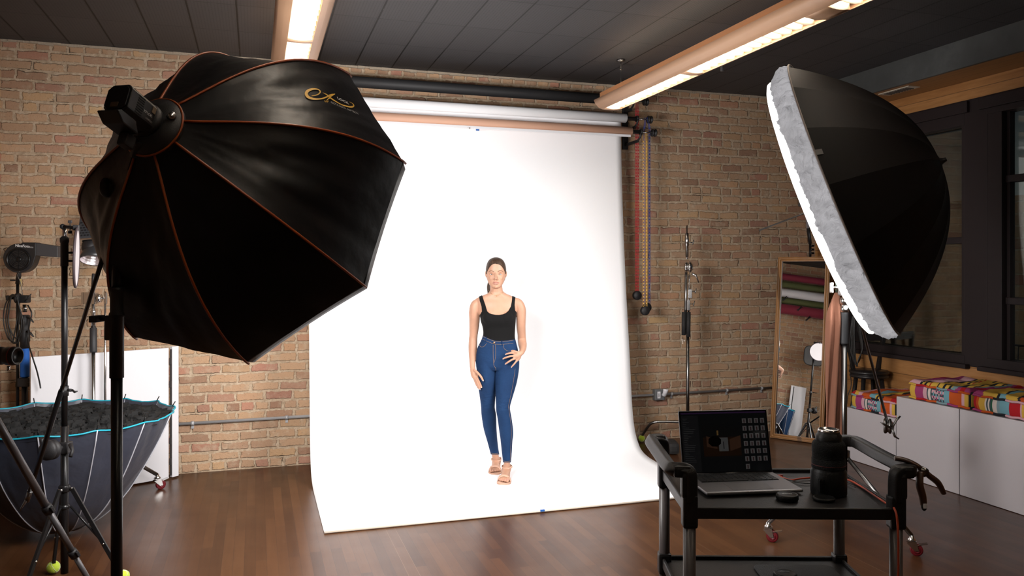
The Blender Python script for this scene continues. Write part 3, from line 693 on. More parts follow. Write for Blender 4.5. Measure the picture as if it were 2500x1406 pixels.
tp = V((px, py, zv(458, 2.92))); mb = MB(); mb.lathe(tp-cw(.05, 0), cw(1, 0), [(0, 0), (.03, 0), (.036, .008), (.036, .03), (.03, .035), (.03, .05), (.036, .055), (.036, .078), (.03, .085), (0, .085)], 24); mb.build('tilt_clamp', BLKM, o)
mb = MB(); q0 = tp+cw(.055, -.02); mb.tube([q0+V((0, 0, .05))+cw(.005, 0), q0+V((0, 0, .02))+cw(.016, 0), q0+cw(.02, 0), q0+V((0, 0, -.025))+cw(.012, 0), q0+V((0, 0, -.045))+cw(.006, 0)], [.004, .006, .009, .006, .003], 8, flat=.5); mb.build('lever', STEEL, o)
feet = [V((px, py, 0))+cw(.5*cos(q), .5*sin(q)) for q in (.5, 2.6, 4.7)]
for f in feet:
    mb = MB(); t = caster(o, f, .7); mb.cyl((px, py, .42), t, .013, n=12); mb.cyl((px, py, .17), V((px, py, .3)).lerp(t, .5), .008, n=8); mb.build('leg', BLK, o)
# boom arm holding the octagon
ra, rb = W(338, 350, 2.735), W(66, 1222, 4.10)
o = thing('boom_arm', 'slanting black boom arm running from the grip head up to the octagonal softbox', 'boom arm', rb)
mb = MB(); mb.cyl(ra, ra.lerp(rb, .62), .0085, n=14); mb.cyl(ra.lerp(rb, .60), rb.lerp(ra, .02), .0115, n=14); mb.build('rod', BLK, o)
mb = MB(); mb.cyl(rb.lerp(ra, .04), rb, .013, n=14); mb.build('end_cap', STEEL, o)
t_, s_, n_ = frame(rb, ra)
mb = MB(); mb.tube([rb.lerp(ra, .01)+s_*.0, rb-cw(.02, .01)-V((0, 0, .03)), rb-cw(.03, .01)-V((0, 0, .05))], [.009, .006, .003], 8); mb.build('hook', STEEL, o)
mb = MB(); c_ = W(335, 362, 2.74); mb.box(c_, (.03, .03, .07), Matrix((s_, n_, t_)).transposed(), .006); mb.build('bracket', BLKM, o)
# stand B: black tripod stand with a grip head and a reflector holder
pb_ = cw((157.5-U0)/F*4.15, 4.15); bx, by = pb_.x, pb_.y
o = thing('light_stand', 'slim black tripod stand at left carrying a grip head and a reflector holder', 'light stand', pb_)
mb = MB(); mb.cyl((bx, by, .07), (bx, by, zv(1040, 4.15)), .0185, n=20); mb.build('lower_tube', BLK, o)
mb = MB(); mb.cyl((bx, by, zv(1040, 4.15)), (bx, by, zv(600, 4.15)), .0152, n=20); mb.build('upper_tube', BLK, o)
mb = MB(); mb.lathe((bx, by, zv(650, 4.15)), (0, 0, 1), [(.015, 0), (.019, 0), (.019, .12), (.022, .125), (.022, .145), (.012, .155), (0, .155)], 20)
for v in (617, 637): knob(mb, V((bx, by, zv(v, 4.15))), cw(1, 0), .008, .05)
mb.build('top_clamp', BLKM, o)
zt = zv(1192, 4.15)
fR = W(300, 1400, 4.20); fR.z = .03; fB = W(130, 1388, 4.33); fB.z = .035; fL = W(44, 1480, 3.84); fL.z = .02
tripod_legs(o, (bx, by, 0), zt, zv(1236, 4.15), [fR, fB, fL], .0095, BLK)
tennis_ball((fR.x, fR.y, .0335), 'tennis ball half hidden behind the thick black column at bottom left', .6)
tennis_ball((fB.x, fB.y, .0335), 'tennis ball on the rear foot of the slim black stand, bottom left', 1.9)
# grip head
gp = W(121, 1098, 4.05); gq = W(158, 1092, 4.15)
o = thing('knuckle_clamp', 'black grip head clamping the slanting boom to the slim black stand', 'grip head', gp)
ax = (gp-gq).normalized()
mb = MB(); mb.lathe(gp-ax*.035-cw(0, .01), ax, [(0, 0), (.046, 0), (.05, .006), (.05, .018), (.044, .022), (.044, .028), (.05, .032), (.05, .045), (.044, .05), (.03, .062), (0, .065)], 30); mb.build('disc', BLKM, o)
mb = MB(); mb.tube([gq, gp-ax*.03], .014, 12); mb.box(gq+V((0, 0, .0)), (.06, .055, .06), Matrix.Rotation(-TH, 3, 'Z'), .008); mb.build('collar_clamp', BLKM, o)
mb = MB(); e0 = gp+ax*.03; mb.tube([e0, e0+ax*.01+V((0, 0, .03)), e0+ax*.022+V((0, 0, .065))], [.012, .011, .013], 10); mb.build('handle', BLKM, o)
mb = MB(); e0 = W(172, 1085, 4.1); mb.tube([e0, W(177, 1100, 4.08), W(172, 1115, 4.06)], [.012, .008, .009], 8); mb.build('locking_lever', BLKM, o)
mb = MB(); e0 = W(167, 952, 4.13); mb.cyl(e0, e0+cw(.02, -.01), .008, n=10); mb.tube([e0+cw(.02, 0), W(182, 957, 4.1), W(189, 955, 4.1)], [.005, .006, .003], 8); mb.lathe((bx, by, zv(966, 4.15)), (0, 0, 1), [(.015, 0), (.02, 0), (.02, .05), (.015, .05)], 20); mb.build('tube_lock', BLKM, o)
# reflector and its holder
o = thing('reflector_holder', 'short black arm with a chrome joint on top of the slim stand', 'clamp arm', (bx, by, zv(575, 4.15)))
MB().cyl((bx, by, zv(592, 4.15)), (bx, by, zv(556, 4.15)), .011, n=16).build('spigot', CHR, o)
mb = MB(); e0 = W(153, 553, 4.15); e1 = W(189, 557, 4.11); mb.cyl(e0, e1, .0085, n=12); mb.ball(e0, .014); mb.box(W(186, 556, 4.11), (.03, .02, .028), bev=.004)
knob(mb, W(171, 552, 4.12), V((0, 0, 1)), .005, .03); knob(mb, W(171, 556, 4.12), V((0, 0, -1)), .005, .03); mb.build('arm', BLKM, o)
rc = W(186.5, 629, 4.11); rn = (cw(1, .455, -.03)).normalized(); r1 = V((0, 0, 1)); r1 = (r1-rn*r1.dot(rn)).normalized(); r2 = rn.cross(r1)
o = thing('disc_reflector', 'small oval white reflector disc seen nearly edge-on beside the slim black stand', 'reflector', rc)
mb = MB(); N = 48; rp = [rc+(r1*sin(2*pi*i/N)*.150+r2*cos(2*pi*i/N)*.150*(1))*1.0 for i in range(N)]; mb.tube(rp, .0065, 8, closed=True); mb.build('rim', mat('reflector_rim', (.05, .035, .04), .6), o)
mb = MB(); mb.add([rc-rn*.003+(p-rc)*.98 for p in rp]+[rc+rn*.003+(p-rc)*.98 for p in rp], [list(range(N))[::-1], list(range(N, 2*N))]+[(i, (i+1) % N, N+(i+1) % N, N+i) for i in range(N)], False)
mb.build('fabric', mat('reflector_white', (.55, .52, .54), .5, bump=.3, bs=12), o)

# ------------------------------------------------------------------ the deep dish softbox on the right
DC = W(2063.4, 482.6, 4.5); DA, D1, D2 = axes(-1.0816, -.3535); DR, DH = .800, .50
dsh = thing('parabolic_softbox', 'deep black parabolic softbox with glowing white gathered front, at right', 'softbox', DC)
NP = 16
def dome(q, s, off=0.0):
    ph = (q*NP/(2*pi)) % 1.0; r = DR*s*(1-.022*s*4*ph*(1-ph)*.6); h = DH*(1-(s)**2.15)-.010*sin(pi*s)*4*ph*(1-ph)
    return DC+(D1*cos(q)+D2*sin(q))*(r-off)-DA*(h-off)
PT = [BFAB2, mat('umbrella_fabric_brown', (.018, .0125, .011), .6, spec=.3)]
for k in range(NP):
    mb = MB(); mb.grid(lambda i, j: dome(2*pi*(k+i*.9999)/NP, max(.02, j)), 6, 20); mb.build('fabric_panel', BFAB2, dsh, merge=False)
mb = MB(); mb.grid(lambda i, j: dome(2*pi*i, max(.02, j), .006), 64, 20); mb.build('silver_lining', mat('silver_lining', (.75, .75, .75), .4), dsh)
mb = MB(); mb.tube([DC+(D1*cos(q)+D2*sin(q))*(DR+.004) for q in [2*pi*i/96 for i in range(96)]], .005, 6, closed=True); mb.build('rim_piping', mat('piping_taupe', (.16, .13, .11), .6), dsh)
def skirt(i, j):
    q = 2*pi*i; tw = q+.10*j; wv = noise.noise(V((cos(tw)*13, sin(tw)*13, j*1.0)))*.020+noise.noise(V((cos(tw)*34, sin(tw)*34, j*2.0)))*.022+noise.noise(V((cos(q)*70, sin(q)*70, j*3)))*.009
    bul = sin(pi*j)*.010
    return DC+(D1*cos(q)+D2*sin(q))*(DR-.004-.055*j*j+(bul+wv)*min(1, j*4))+DA*(.125*j+noise.noise(V((cos(q)*7, sin(q)*7, 5)))*.014*j)
mb = MB(); mb.grid(skirt, 360, 10); mb.build('gathered_skirt', cloth_glow_mat('gathered_white_cloth', (.27, .27, .285)), dsh)
RD_ = DR-.050; mb = MB(); mb.lathe(DC+DA*.116, DA, [(0, -.004), (RD_, -.004), (RD_*1.012, .010), (RD_*1.005, .022), (RD_*.97, .034), (RD_*.88, .044), (RD_*.6, .052), (RD_*.3, .056), (0, .057)], 96)
mb.build('front_diffuser', mat('dish_diffuser_glow', (.8, .8, .8), .7, emit=(1, .975, .955), es=DISH_L), dsh)
al = bpy.data.lights.new('dish_lamp', 'AREA'); al.shape = 'DISK'; al.size = 2*(DR-.05); al.energy = DISH_W; al.color = (1, .975, .955); al.spread = R(98)
lo_ = link('dish_lamp', al, dsh, (DA*.215)); lo_.rotation_euler = (-DA).to_track_quat('Z', 'Y').to_euler()
hb = DC-DA*DH; MB().lathe(hb+DA*.03, -DA, [(.05, 0), (.045, .028), (.02, .034), (.012, .05), (.010, .062), (0, .062)], 24).build('hub', BLKM, dsh)
MB().cyl(hb, DC+DA*.50, .0045, n=10).build('shaft', mat('dark_steel', (.09, .085, .08), .35, 1.0), dsh)
ang = None
tg = W(1999, 368, 4.2)
best = min(((dome(2*pi*i/160, s/40)-tg).length, i, s) for i in range(160) for s in range(20, 40)); 
bestp = None; ro = V((0, 0, HC)); rd = (W(1999, 368, 1)-ro).normalized()
for i in range(320):
    for s in range(10, 80):
        p = dome(2*pi*i/320, s/80); dd_ = (p-ro)-(rd*((p-ro).dot(rd)))
        if dd_.length < .012 and (bestp is None or (p-ro).length < (bestp[0]-ro).length): bestp = (p, 2*pi*i/320, s/80)
if bestp:
    p, q, s = bestp; a_ = (dome(q+.02, s)-dome(q-.02, s)).normalized(); b_ = (dome(q, s+.02)-dome(q, s-.02)).normalized()
    n_ = a_.cross(b_); n_ = n_ if n_.dot(p-DC) > 0 else -n_
    MB().box(p+n_*.004, (.028, .04, .002), Matrix((a_, b_, n_)).transposed()).build('care_tag', mat('tag_grey', (.12, .12, .12), .7), dsh)
# its roller stand
SP = cw((2061-U0)/F*4.95, 4.95); sx_, sy_ = SP.x, SP.y
o = thing('roller_stand', 'chrome roller stand with dark grip sleeve holding up the right softbox', 'light stand', SP)
zq = lambda v: zv(v, 4.95)
MB().cyl((sx_, sy_, .18), (sx_, sy_, zq(838)), .0175, n=20).build('lower_tube', STEEL, o)
MB().lathe((sx_, sy_, zq(840)), (0, 0, 1), [(.0175, 0), (.024, .0), (.025, .01), (.0245, .19), (.026, .2), (.018, .2)], 24).build('grip_sleeve', mat('dark_grey_sleeve', (.035, .037, .04), .5), o)
mb = MB(); mb.lathe((sx_, sy_, zq(762)), (0, 0, 1), [(.018, 0), (.028, 0), (.028, .03), (.022, .035), (.022, .05), (.029, .052), (.029, .085), (.014, .09), (.014, .16), (0, .16)], 24); knob(mb, V((sx_, sy_, zq(747))), cw(1, 0), .008, .05); mb.build('chrome_coupler', CHR, o)
MB().cyl((sx_, sy_, zq(740)), (sx_, sy_, zq(690)), .0135, n=16).build('upper_tube', CHR, o)
for (fx, fd, yw_) in ((1.565, 4.83, -.5), (2.315, 4.60, -.35), (2.19, 5.38, 1.4)):
    t = caster(o, cw(fx, fd), yw_+(-TH)); mb = MB(); c_ = V((sx_, sy_, .50)); mb.cyl(c_+(t-c_)*.04, t, .0125, n=12)
    mb.cyl((sx_, sy_, .22), c_.lerp(t, .55), .008, n=8); mb.build('leg', STEEL, o)
MB().lathe((sx_, sy_, .46), (0, 0, 1), [(.018, 0), (.034, 0), (.034, .06), (.018, .06)], 20).build('leg_collar', STEEL, o)
gh = W(2064, 702, 4.90)
o = thing('knuckle_clamp', 'bright chrome grip head with wing knob on top of the right roller stand', 'grip head', gh)
mb = MB(); mb.box(gh, (.075, .06, .10), Matrix.Rotation(-TH, 3, 'Z'), .01); mb.lathe(gh+cw(0, -.05), cw(0, 1), [(0, 0), (.036, .0), (.038, .01), (.038, .03), (0, .03)], 24); mb.build('body', CHR, o)
mb = MB(); mb.cyl(gh-cw(.03, 0), gh-cw(.075, 0), .008, n=10); mb.box(gh-cw(.085, 0), (.022, .022, .065), Matrix.Rotation(-TH, 3, 'Z'), .008); mb.build('wing_knob', CHR, o)
b0, b1 = W(2008, 497, 4.56), gh+cw(.015, -.055); dv = (b1-b0).normalized(); b2 = W(2169, 1040, 5.35); 
o = thing('boom_arm', 'thin chrome boom arm slanting down behind the cart from the right softbox', 'boom arm', b2)
mb = MB(); mb.tube([b0, b1, b2], .0088, 12); mb.build('rod', STEEL, o)
o = thing('knuckle_clamp', 'dull steel grip head at the lower end of the thin boom arm', 'grip head', b2)
mb = MB(); ax = cw(.9, -.43, 0).normalized(); mb.lathe(b2-ax*.03, ax, [(0, 0), (.04, 0), (.05, .006), (.05, .018), (.042, .022), (.042, .03), (.05, .034), (.05, .046), (.035, .05), (.02, .064), (0, .066)], 26); mb.build('disc', STEEL, o)
mb = MB(); e0 = b2-cw(.0, .05); mb.tube([e0+cw(-.01, 0), e0+cw(-.05, 0, .02), e0+cw(-.075, 0, .035)], [.012, .012, .006], 8, flat=.6); mb.tube([e0+cw(.0, 0, -.01), e0+cw(.02, 0, -.06), e0+cw(.045, 0, -.075)], [.011, .01, .006], 8, flat=.6); mb.tube([e0, e0+cw(.03, 0, .05), e0+cw(.055, 0, .075)], [.011, .01, .008], 8, flat=.6); mb.build('wing_handle', STEEL, o)
# ------------------------------------------------------------------ the model standing on the paper
D0 = 6.22
PROOT = cw((1213-U0)/F*D0, D0, 0)
def Q(u, v, y=0.0):                     # photo column and row at depth offset y -> world
    return W(u, v, D0+y)
YC = .08                                # the torso's own depth offset
SK = mat('skin', (.435, .238, .158), .5, spec=.35, var=.05, vs=18, bump=.03, bs=60)
per = thing('person', 'woman in black scoop-neck top, blue skinny jeans and nude sandals on the white paper', 'person', PROOT)
fwd = cw(0, 1); rgt = cw(1, 0); UP = V((0, 0, 1))
def ring(u0, u1, v, yf, yb, n=28, sq=2.0):  # horizontal section between photo columns u0..u1, front depth yf, back depth yb
    ym = (yf+yb)/2; a, b_ = Q(u0, v, YC), Q(u1, v, YC); c = (a+b_)/2; h = (b_-a)/2; out = []
    c = c-fwd*YC
    for k in range(n):
        q = 2*pi*k/n; x = math.copysign(abs(cos(q))**(2/sq), cos(q)); y = math.copysign(abs(sin(q))**(2/sq), sin(q))
        out.append(c + h*x + fwd*(ym+(yb-yf)/2*y))
    return out
def loft(mb, rings, m=3):
    R0 = rings; rings = []
    for i in range(len(R0)-1):
        A = [R0[max(0, min(len(R0)-1, i+q))] for q in (-1, 0, 1, 2)]
        for s_i in range(m):
            t = s_i/m; rings.append([.5*((2*b)+(c-a)*t+(2*a-5*b+4*c-d)*t*t+(3*b-a-3*c+d)*t**3) for a, b, c, d in zip(*A)])
    rings.append(R0[-1]); n = len(rings[0]); vs = [p for r in rings for p in r]; N = len(rings)
    ca = sum(rings[0], V())/n; cb = sum(rings[-1], V())/n
    mb.add(vs+[ca, cb], [(i*n+k, i*n+(k+1) % n, (i+1)*n+(k+1) % n, (i+1)*n+k) for i in range(N-1) for k in range(n)]+[(k, n*N, (k+1) % n) for k in range(n)]+[((N-1)*n+k, (N-1)*n+(k+1) % n, n*N+1) for k in range(n)])
def limb(mb, pts, n=18, m=6, fl=1.0):         # pts: (world point, radius) smoothed into a tapering tube with round ends
    P = [(p.x, p.y, p.z, r) for p, r in pts]; out = []
    for i in range(len(P)-1):
        A = [P[max(0, min(len(P)-1, i+q))] for q in (-1, 0, 1, 2)]
        for s in range(m):
            t = s/m; out.append([.5*((2*A[1][c])+(A[2][c]-A[0][c])*t+(2*A[0][c]-5*A[1][c]+4*A[2][c]-A[3][c])*t*t+(3*A[1][c]-A[0][c]-3*A[2][c]+A[3][c])*t**3) for c in range(4)])
    out.append(list(P[-1]))
    a, b_ = V(out[0][:3]), V(out[1][:3]); t0 = (a-b_).normalized(); r0 = out[0][3]
    z, y = V(out[-1][:3]), V(out[-2][:3]); t1 = (z-y).normalized(); r1 = out[-1][3]
    pts2 = [a+t0*r0*.95, a+t0*r0*.7]+[V(q[:3]) for q in out]+[z+t1*r1*.7, z+t1*r1*.95]
    rs = [r0*.3, r0*.72]+[q[3] for q in out]+[r1*.72, r1*.3]
    mb.tube(pts2, rs, n, True, fl)
def remesh(mb, vox, smooth=3):
    me = bpy.data.meshes.new('tmp'); me.from_pydata(mb.v, [], mb.f); me.update()
    bm = bmesh.new(); bm.from_mesh(me); bmesh.ops.recalc_face_normals(bm, faces=bm.faces); bm.to_mesh(me); bm.free()
    o = bpy.data.objects.new('tmp', me); sc.collection.objects.link(o)
    r = o.modifiers.new('r', 'REMESH'); r.mode = 'VOXEL'; r.voxel_size = vox
    s = o.modifiers.new('s', 'SMOOTH'); s.factor = .5; s.iterations = smooth
    dg = bpy.context.evaluated_depsgraph_get(); ev = o.evaluated_get(dg); m2 = bpy.data.meshes.new_from_object(ev)
    bpy.data.objects.remove(o); bpy.data.meshes.remove(me)
    return m2
def uvof(p):                             # world -> photo column, row, depth offset
    q = p-V((0, 0, HC)); x = q.x*cs-q.y*sn; d = q.x*sn+q.y*cs
    return U0+F*x/d, HV-F*(p.z-HC)/d, d-D0

# body pieces
torso = MB()
T = [(709, 1198, 1226, .030, .120), (716, 1190, 1235, .022, .135), (722, 1176, 1248, .022, .145), (729, 1162, 1262, .022, .152), (738, 1159, 1266, .012, .160), (750, 1163, 1264, .002, .165), (762, 1168, 1261, -.012, .165), (772, 1173, 1259, -.024, .162), (784, 1175, 1258, -.022, .155), (797, 1179, 1257, -.002, .150), (812, 1181, 1256, .004, .145), (824, 1179, 1256, .004, .150), (836, 1174, 1258.5, -.004, .165), (850, 1167, 1262, -.012, .185), (865, 1164, 1264.5, -.016, .195), (880, 1163, 1266, -.014, .195), (893, 1164, 1266, -.006, .180), (901, 1167, 1264, .010, .150)]
loft(torso, [ring(a, b_, v, yf, yb, 32, 2.25 if 760 < v < 900 else 2.0) for v, a, b_, yf, yb in T])
for u in (1196, 1236):                   # bust
    torso.ball(Q(u, 775, .022), .056, (1.0, .82, 1.0))
limb(torso, [(Q(1211.5, 690, .07), .050), (Q(1211.5, 700, .065), .048), (Q(1212, 712, .075), .052), (Q(1212, 722, .08), .060)])
legsm = MB()
def leg(rows, ys, dp):
    rg = []
    for (v, a, b_), y, d in zip(rows, ys, dp):
        A, B = Q(a, v, y), Q(b_, v, y); c = (A+B)/2; h = (B-A)/2
        rg.append([c+h*cos(2*pi*k/24)+fwd*d*sin(2*pi*k/24) for k in range(24)])
    loft(legsm, rg)
leg([(872, 1166, 1214), (890, 1164, 1213), (905, 1165.5, 1211), (934, 1168, 1210), (962, 1172, 1208.5), (988, 1175.5, 1206.5), (1000, 1176.5, 1207), (1013, 1177, 1209.5), (1042, 1181.5, 1210.5), (1060, 1186, 1211.5), (1073, 1190, 1212.5), (1095, 1196, 1215), (1110, 1200, 1217.5), (1124, 1203, 1219.5), (1134, 1203.5, 1220)],
    [.09, .09, .09, .09, .10, .105, .115, .13, .18, .21, .23, .27, .29, .305, .31], [.09, .092, .09, .082, .074, .064, .058, .056, .062, .060, .055, .044, .038, .034, .036])
leg([(872, 1212, 1264), (890, 1211, 1266), (905, 1210, 1265), (934, 1210.5, 1260), (968, 1211.5, 1250), (991, 1212.5, 1243.5), (1003, 1213, 1244), (1019, 1216, 1247), (1048, 1220, 1251), (1065, 1222.5, 1251), (1076, 1224, 1249.5), (1104, 1227, 1248), (1122, 1229, 1246.5), (1136, 1230, 1245), (1146, 1229.5, 1245)],
    [.09, .085, .08, .06, .03, .01, .005, .005, .02, .025, .03, .04, .045, .05, .05], [.09, .092, .09, .082, .074, .064, .058, .056, .062, .060, .055, .044, .038, .034, .036])
# feet: heel, arch, ball, five toes
feetm = MB(); TOES = []
def foot(an, hl, arch, ballp, td, side):      # points: ankle, heel, arch, ball centre; td toe direction
    limb(feetm, [(an, .036), (an.lerp(hl, .55), .034), (hl, .030)])
    limb(feetm, [(an, .034), (arch, .030), (ballp, .027)], fl=.8)
    s = V((td.y, -td.x, 0)).normalized()
    limb(feetm, [(ballp-s*.020, .023), (ballp+s*.020, .023)])
    for i, (off, L, r) in enumerate(((-.030, .050, .0135), (-.011, .050, .0095), (.006, .044, .009), (.021, .037, .0085), (.034, .029, .008))):
        b_ = ballp+s*off*side; e = b_+td*L-UP*.010
        limb(feetm, [(b_, r+.001), (b_.lerp(e, .55)+UP*.004, r), (e, r*.95)], 10, 3); TOES.append((e, td, r))
td1 = (-fwd+rgt*-.10).normalized(); td2 = (-fwd+rgt*-.08).normalized()
A1 = Q(1237.5, 1142, .055); B1 = Q(1231, 1166, -.090); foot(A1, Q(1237, 1149, .10), Q(1234, 1154, .0), B1, td1, 1)
A2 = Q(1212, 1124, .315); B2 = Q(1209, 1142.8, .195); foot(A2, Q(1213, 1128, .36), Q(1210, 1133, .27), B2, td2, -1)
arms = MB()
limb(arms, [(Q(1171, 738, .085), .034), (Q(1161.5, 744.5, .085), .0405), (Q(1158.5, 760, .09), .0435), (Q(1158.5, 778, .10), .0425), (Q(1157.5, 800, .115), .038), (Q(1156, 818, .125), .0335), (Q(1155, 830, .125), .0335), (Q(1154.5, 848, .11), .0345), (Q(1154, 868, .085), .030), (Q(1153.5, 885, .055), .0235), (Q(1153.5, 897, .035), .0205)])
limb(arms, [(Q(1256, 736, .085), .034), (Q(1265.5, 742, .085), .0395), (Q(1271.5, 756, .09), .040), (Q(1272, 776, .10), .038), (Q(1272, 798, .12), .036), (Q(1273.5, 816, .14), .033), (Q(1274, 828, .15), .0335), (Q(1275.5, 840, .12), .034), (Q(1276.5, 848, .07), .029), (Q(1275.5, 855, .02), .0235), (Q(1273, 861, -.02), .0200)])
hands = MB(); NAILS = []
def finger(pts, r0, r1):
    P = [Q(*p) for p in pts]; n = len(P); limb(hands, [(p, r0+(r1-r0)*i/(n-1)) for i, p in enumerate(P)], 10, 4); NAILS.append((P[-1], (P[-1]-P[-2]).normalized(), r1))
# her right hand (image left) hanging on the thigh
limb(hands, [(Q(1153.5, 897, .035), .0195), (Q(1155, 905, .022), .023), (Q(1158, 915, .012), .026), (Q(1161, 921, .008), .024)], 14, 4)
limb(hands, [(Q(1157, 906, .04), .018), (Q(1157, 917, .035), .020)], 12, 4)
finger([(1164, 919, -.008), (1168.5, 929, -.014), (1172.5, 938, -.012), (1175.5, 944.5, -.006)], .0092, .0072)
finger([(1161, 921, -.002), (1165, 932, -.010), (1169, 942, -.008), (1171.5, 949, -.002)], .0094, .0074)
finger([(1158, 921, .010), (1161.5, 932, .002), (1165, 941, .004), (1167.5, 947, .010)], .0090, .0070)
finger([(1156, 919, .024), (1158.5, 928, .018), (1161.5, 936, .018), (1163.5, 941, .022)], .0080, .0062)
finger([(1159, 904, -.002), (1167, 911, -.022), (1174, 919, -.030), (1179, 928, -.028)], .0112, .0080)
# her left hand (image right): thumb tucked in the pocket, fingers spread on the front of the hip
limb(hands, [(Q(1273, 861, -.02), .0195), (Q(1268, 864, -.030), .0225), (Q(1262, 868, -.034), .0245), (Q(1258, 870, -.036), .0215)], 14, 4, 1)
limb(hands, [(Q(1267, 871, -.030), .018), (Q(1263, 877, -.030), .017)], 12, 4)
finger([(1259, 863.5, -.040), (1251, 861.5, -.050), (1242, 862.5, -.052), (1235.5, 864.5, -.046)], .0094, .0070)
finger([(1257, 869, -.042), (1247, 869.5, -.056), (1236, 872.5, -.056), (1229, 875.5, -.048)], .0094, .0070)
finger([(1258, 875, -.042), (1250, 878, -.056), (1241, 883.5, -.056), (1234.5, 888, -.048)], .0090, .0068)
finger([(1262, 880, -.038), (1258, 885, -.048), (1253, 891, -.048), (1249, 895.5, -.042)], .0080, .0062)
finger([(1266, 861, -.036), (1260, 859, -.050), (1254.5, 857, -.046), (1250, 856.5, -.038)], .0110, .0085)
# head
headm = MB()
HX = 1211.0
H = [(629.6, 3, .055, .085), (631.5, 10, .022, .118), (636, 16.2, -.004, .142), (643, 20.3, -.018, .158), (651, 22.6, -.024, .166), (659, 23.4, -.026, .168), (667, 23.3, -.023, .164), (675, 22.6, -.022, .154), (682, 21.4, -.021, .138), (688, 19.6, -.020, .118), (693, 16.9, -.0195, .096), (697.5, 13.6, -.019, .072), (701, 9.6, -.0165, .045), (703, 5.2, -.008, .022)]
def hring(v, hw, yf, yb, n=48):
    ym = yf+(yb-yf)*.52; A = Q(HX-hw, v, YC); B = Q(HX+hw, v, YC); c = (A+B)/2-fwd*YC; h = (B-A)/2; out = []
    for k in range(n):
        q = 2*pi*k/n; x = cos(q); y = sin(q)
        ex = 2.35 if y < 0 else 2.0
        x = math.copysign(abs(x)**(2/ex), x); yy = math.copysign(abs(y)**(2/ex), y)
        out.append(c+h*x+fwd*(ym+(ym-yf)*yy if y < 0 else ym+(yb-ym)*yy))
    return out
loft(headm, [hring(*r) for r in H])
S1 = 1/F*D0                                 # metres per photo pixel here
def fb(u, v, y, r, sc3): headm.ball(Q(u, v, y), r, sc3, Matrix.Rotation(-TH, 3, 'Z'), 14, 10)
limb(headm, [(Q(1210.6, 664, -.020), .0062), (Q(1210.5, 671, -.028), .0070), (Q(1210.4, 677, -.036), .0078), (Q(1210.4, 680.5, -.040), .0096)], 12, 4)
fb(1206.6, 682, -.027, .0072, (1, 1.2, .85)); fb(1214.4, 682, -.027, .0072, (1, 1.2, .85))
fb(1210.6, 688.6, -.0200, .0150, (1.45, .85, .38)); fb(1210.6, 693.2, -.0190, .0150, (1.30, .85, .40))
fb(1210.8, 700.2, -.014, .0130, (1.1, .9, .8))
fb(1200, 663.2, -.018, .013, (1.25, .75, .34)); fb(1221, 663.2, -.018, .013, (1.25, .75, .34))
fb(1199, 679, .004, .020, (.9, 1, .9)); fb(1222, 679, .004, .020, (.9, 1, .9))
for s, u in ((-1, 1186.4), (1, 1235.4)):      # ears
    e0 = Q(u, 669.5, .078)
    headm.ball(e0, .017, (.38, .75, 1.55), Matrix.Rotation(-TH, 3, 'Z') @ Matrix.Rotation(-s*.32, 3, 'Z') @ Matrix.Rotation(s*.10, 3, 'Y'), 14, 10)
# one continuous skin surface
allm = MB()
for q in (torso, legsm, feetm, arms, hands, headm): allm.add(q.v, q.f)
bodym = remesh(allm, .0036, 3)
def carve_eyes(me):
    for vtx in me.vertices:
        u, v, y = uvof(vtx.co)
        if y < .02 and 655 < v < 684:
            for eu in (1200.3, 1220.9):
                q = ((u-eu)/5.8)**2+((v-669.8)/3.6)**2
                if q < 2.2: vtx.co += fwd*.0060*math.exp(-q*1.2)
carve_eyes(bodym)
bvb = BVHTree.FromPolygons([tuple(v.co) for v in bodym.vertices], [tuple(p.vertices) for p in bodym.polygons])
def face(u, v, off=.001):
    o_ = V((0, 0, HC)); d_ = (W(u, v, 1)-o_).normalized(); h = bvb.ray_cast(o_, d_)
    return (h[0] if h[0] is not None else Q(u, v, -.02))-d_*off
def finish(me, name, m, parent):
    for vtx in me.vertices: vtx.co -= PROOT
    me.name = name; me.materials.clear(); me.materials.append(m)
    for p in me.polygons: p.use_smooth = True; p.material_index = 0
    return link(name, me, parent)
# garments: offset copies of the armless body, cut cleanly along a line f(p) = 0
srcm = MB()
for q in (torso, legsm): srcm.add(q.v, q.f)
gsrc = remesh(srcm, .0040, 22)
def cut_shell(me, f, off, name, m, parent, thick=.0022):
    bm = bmesh.new(); bm.from_mesh(me); bm.normal_update()
    for v in bm.verts: v.co = v.co + v.normal*(off(v.co) if callable(off) else off)
    val = {v: f(v.co) for v in bm.verts}
    for e in list(bm.edges):
        a, b_ = e.verts
        if a in val and b_ in val and val[a]*val[b_] < 0:
            t = val[a]/(val[a]-val[b_]); _, nv = bmesh.utils.edge_split(e, a, max(.02, min(.98, t))); val[nv] = 0.0
    for fc in list(bm.faces):
        z = [v for v in fc.verts if val[v] == 0.0]
        if len(z) == 2 and len(fc.verts) > 3:
            try: bmesh.utils.face_split(fc, z[0], z[1])
            except Exception: pass
    kill = [fc for fc in bm.faces if sum(val[v] for v in fc.verts) <= 0]
    bmesh.ops.delete(bm, geom=kill, context='FACES')
    m2 = bpy.data.meshes.new(name); bm.to_mesh(m2); bm.free(); o = finish(m2, name, m, parent)
    if thick: md = o.modifiers.new('thick', 'SOLIDIFY'); md.thickness = thick; md.offset = -1
    return o
def interp(x, pts):
    if x <= pts[0][0]: return pts[0][1]
    for (a, b_), (c, d) in zip(pts, pts[1:]):
        if x <= c: return b_+(d-b_)*(x-a)/(c-a)
    return pts[-1][1]
WAIST = [(1165, 815), (1180, 820), (1195, 827), (1207, 831.5), (1224, 832), (1240, 831), (1262, 828)]
inL = [(718, 1176), (735, 1181.5), (742, 1184), (752, 1187), (760, 1189.5)]
inR = [(714, 1251.5), (730, 1250.5), (738, 1249.5), (748, 1247.5), (756, 1243)]
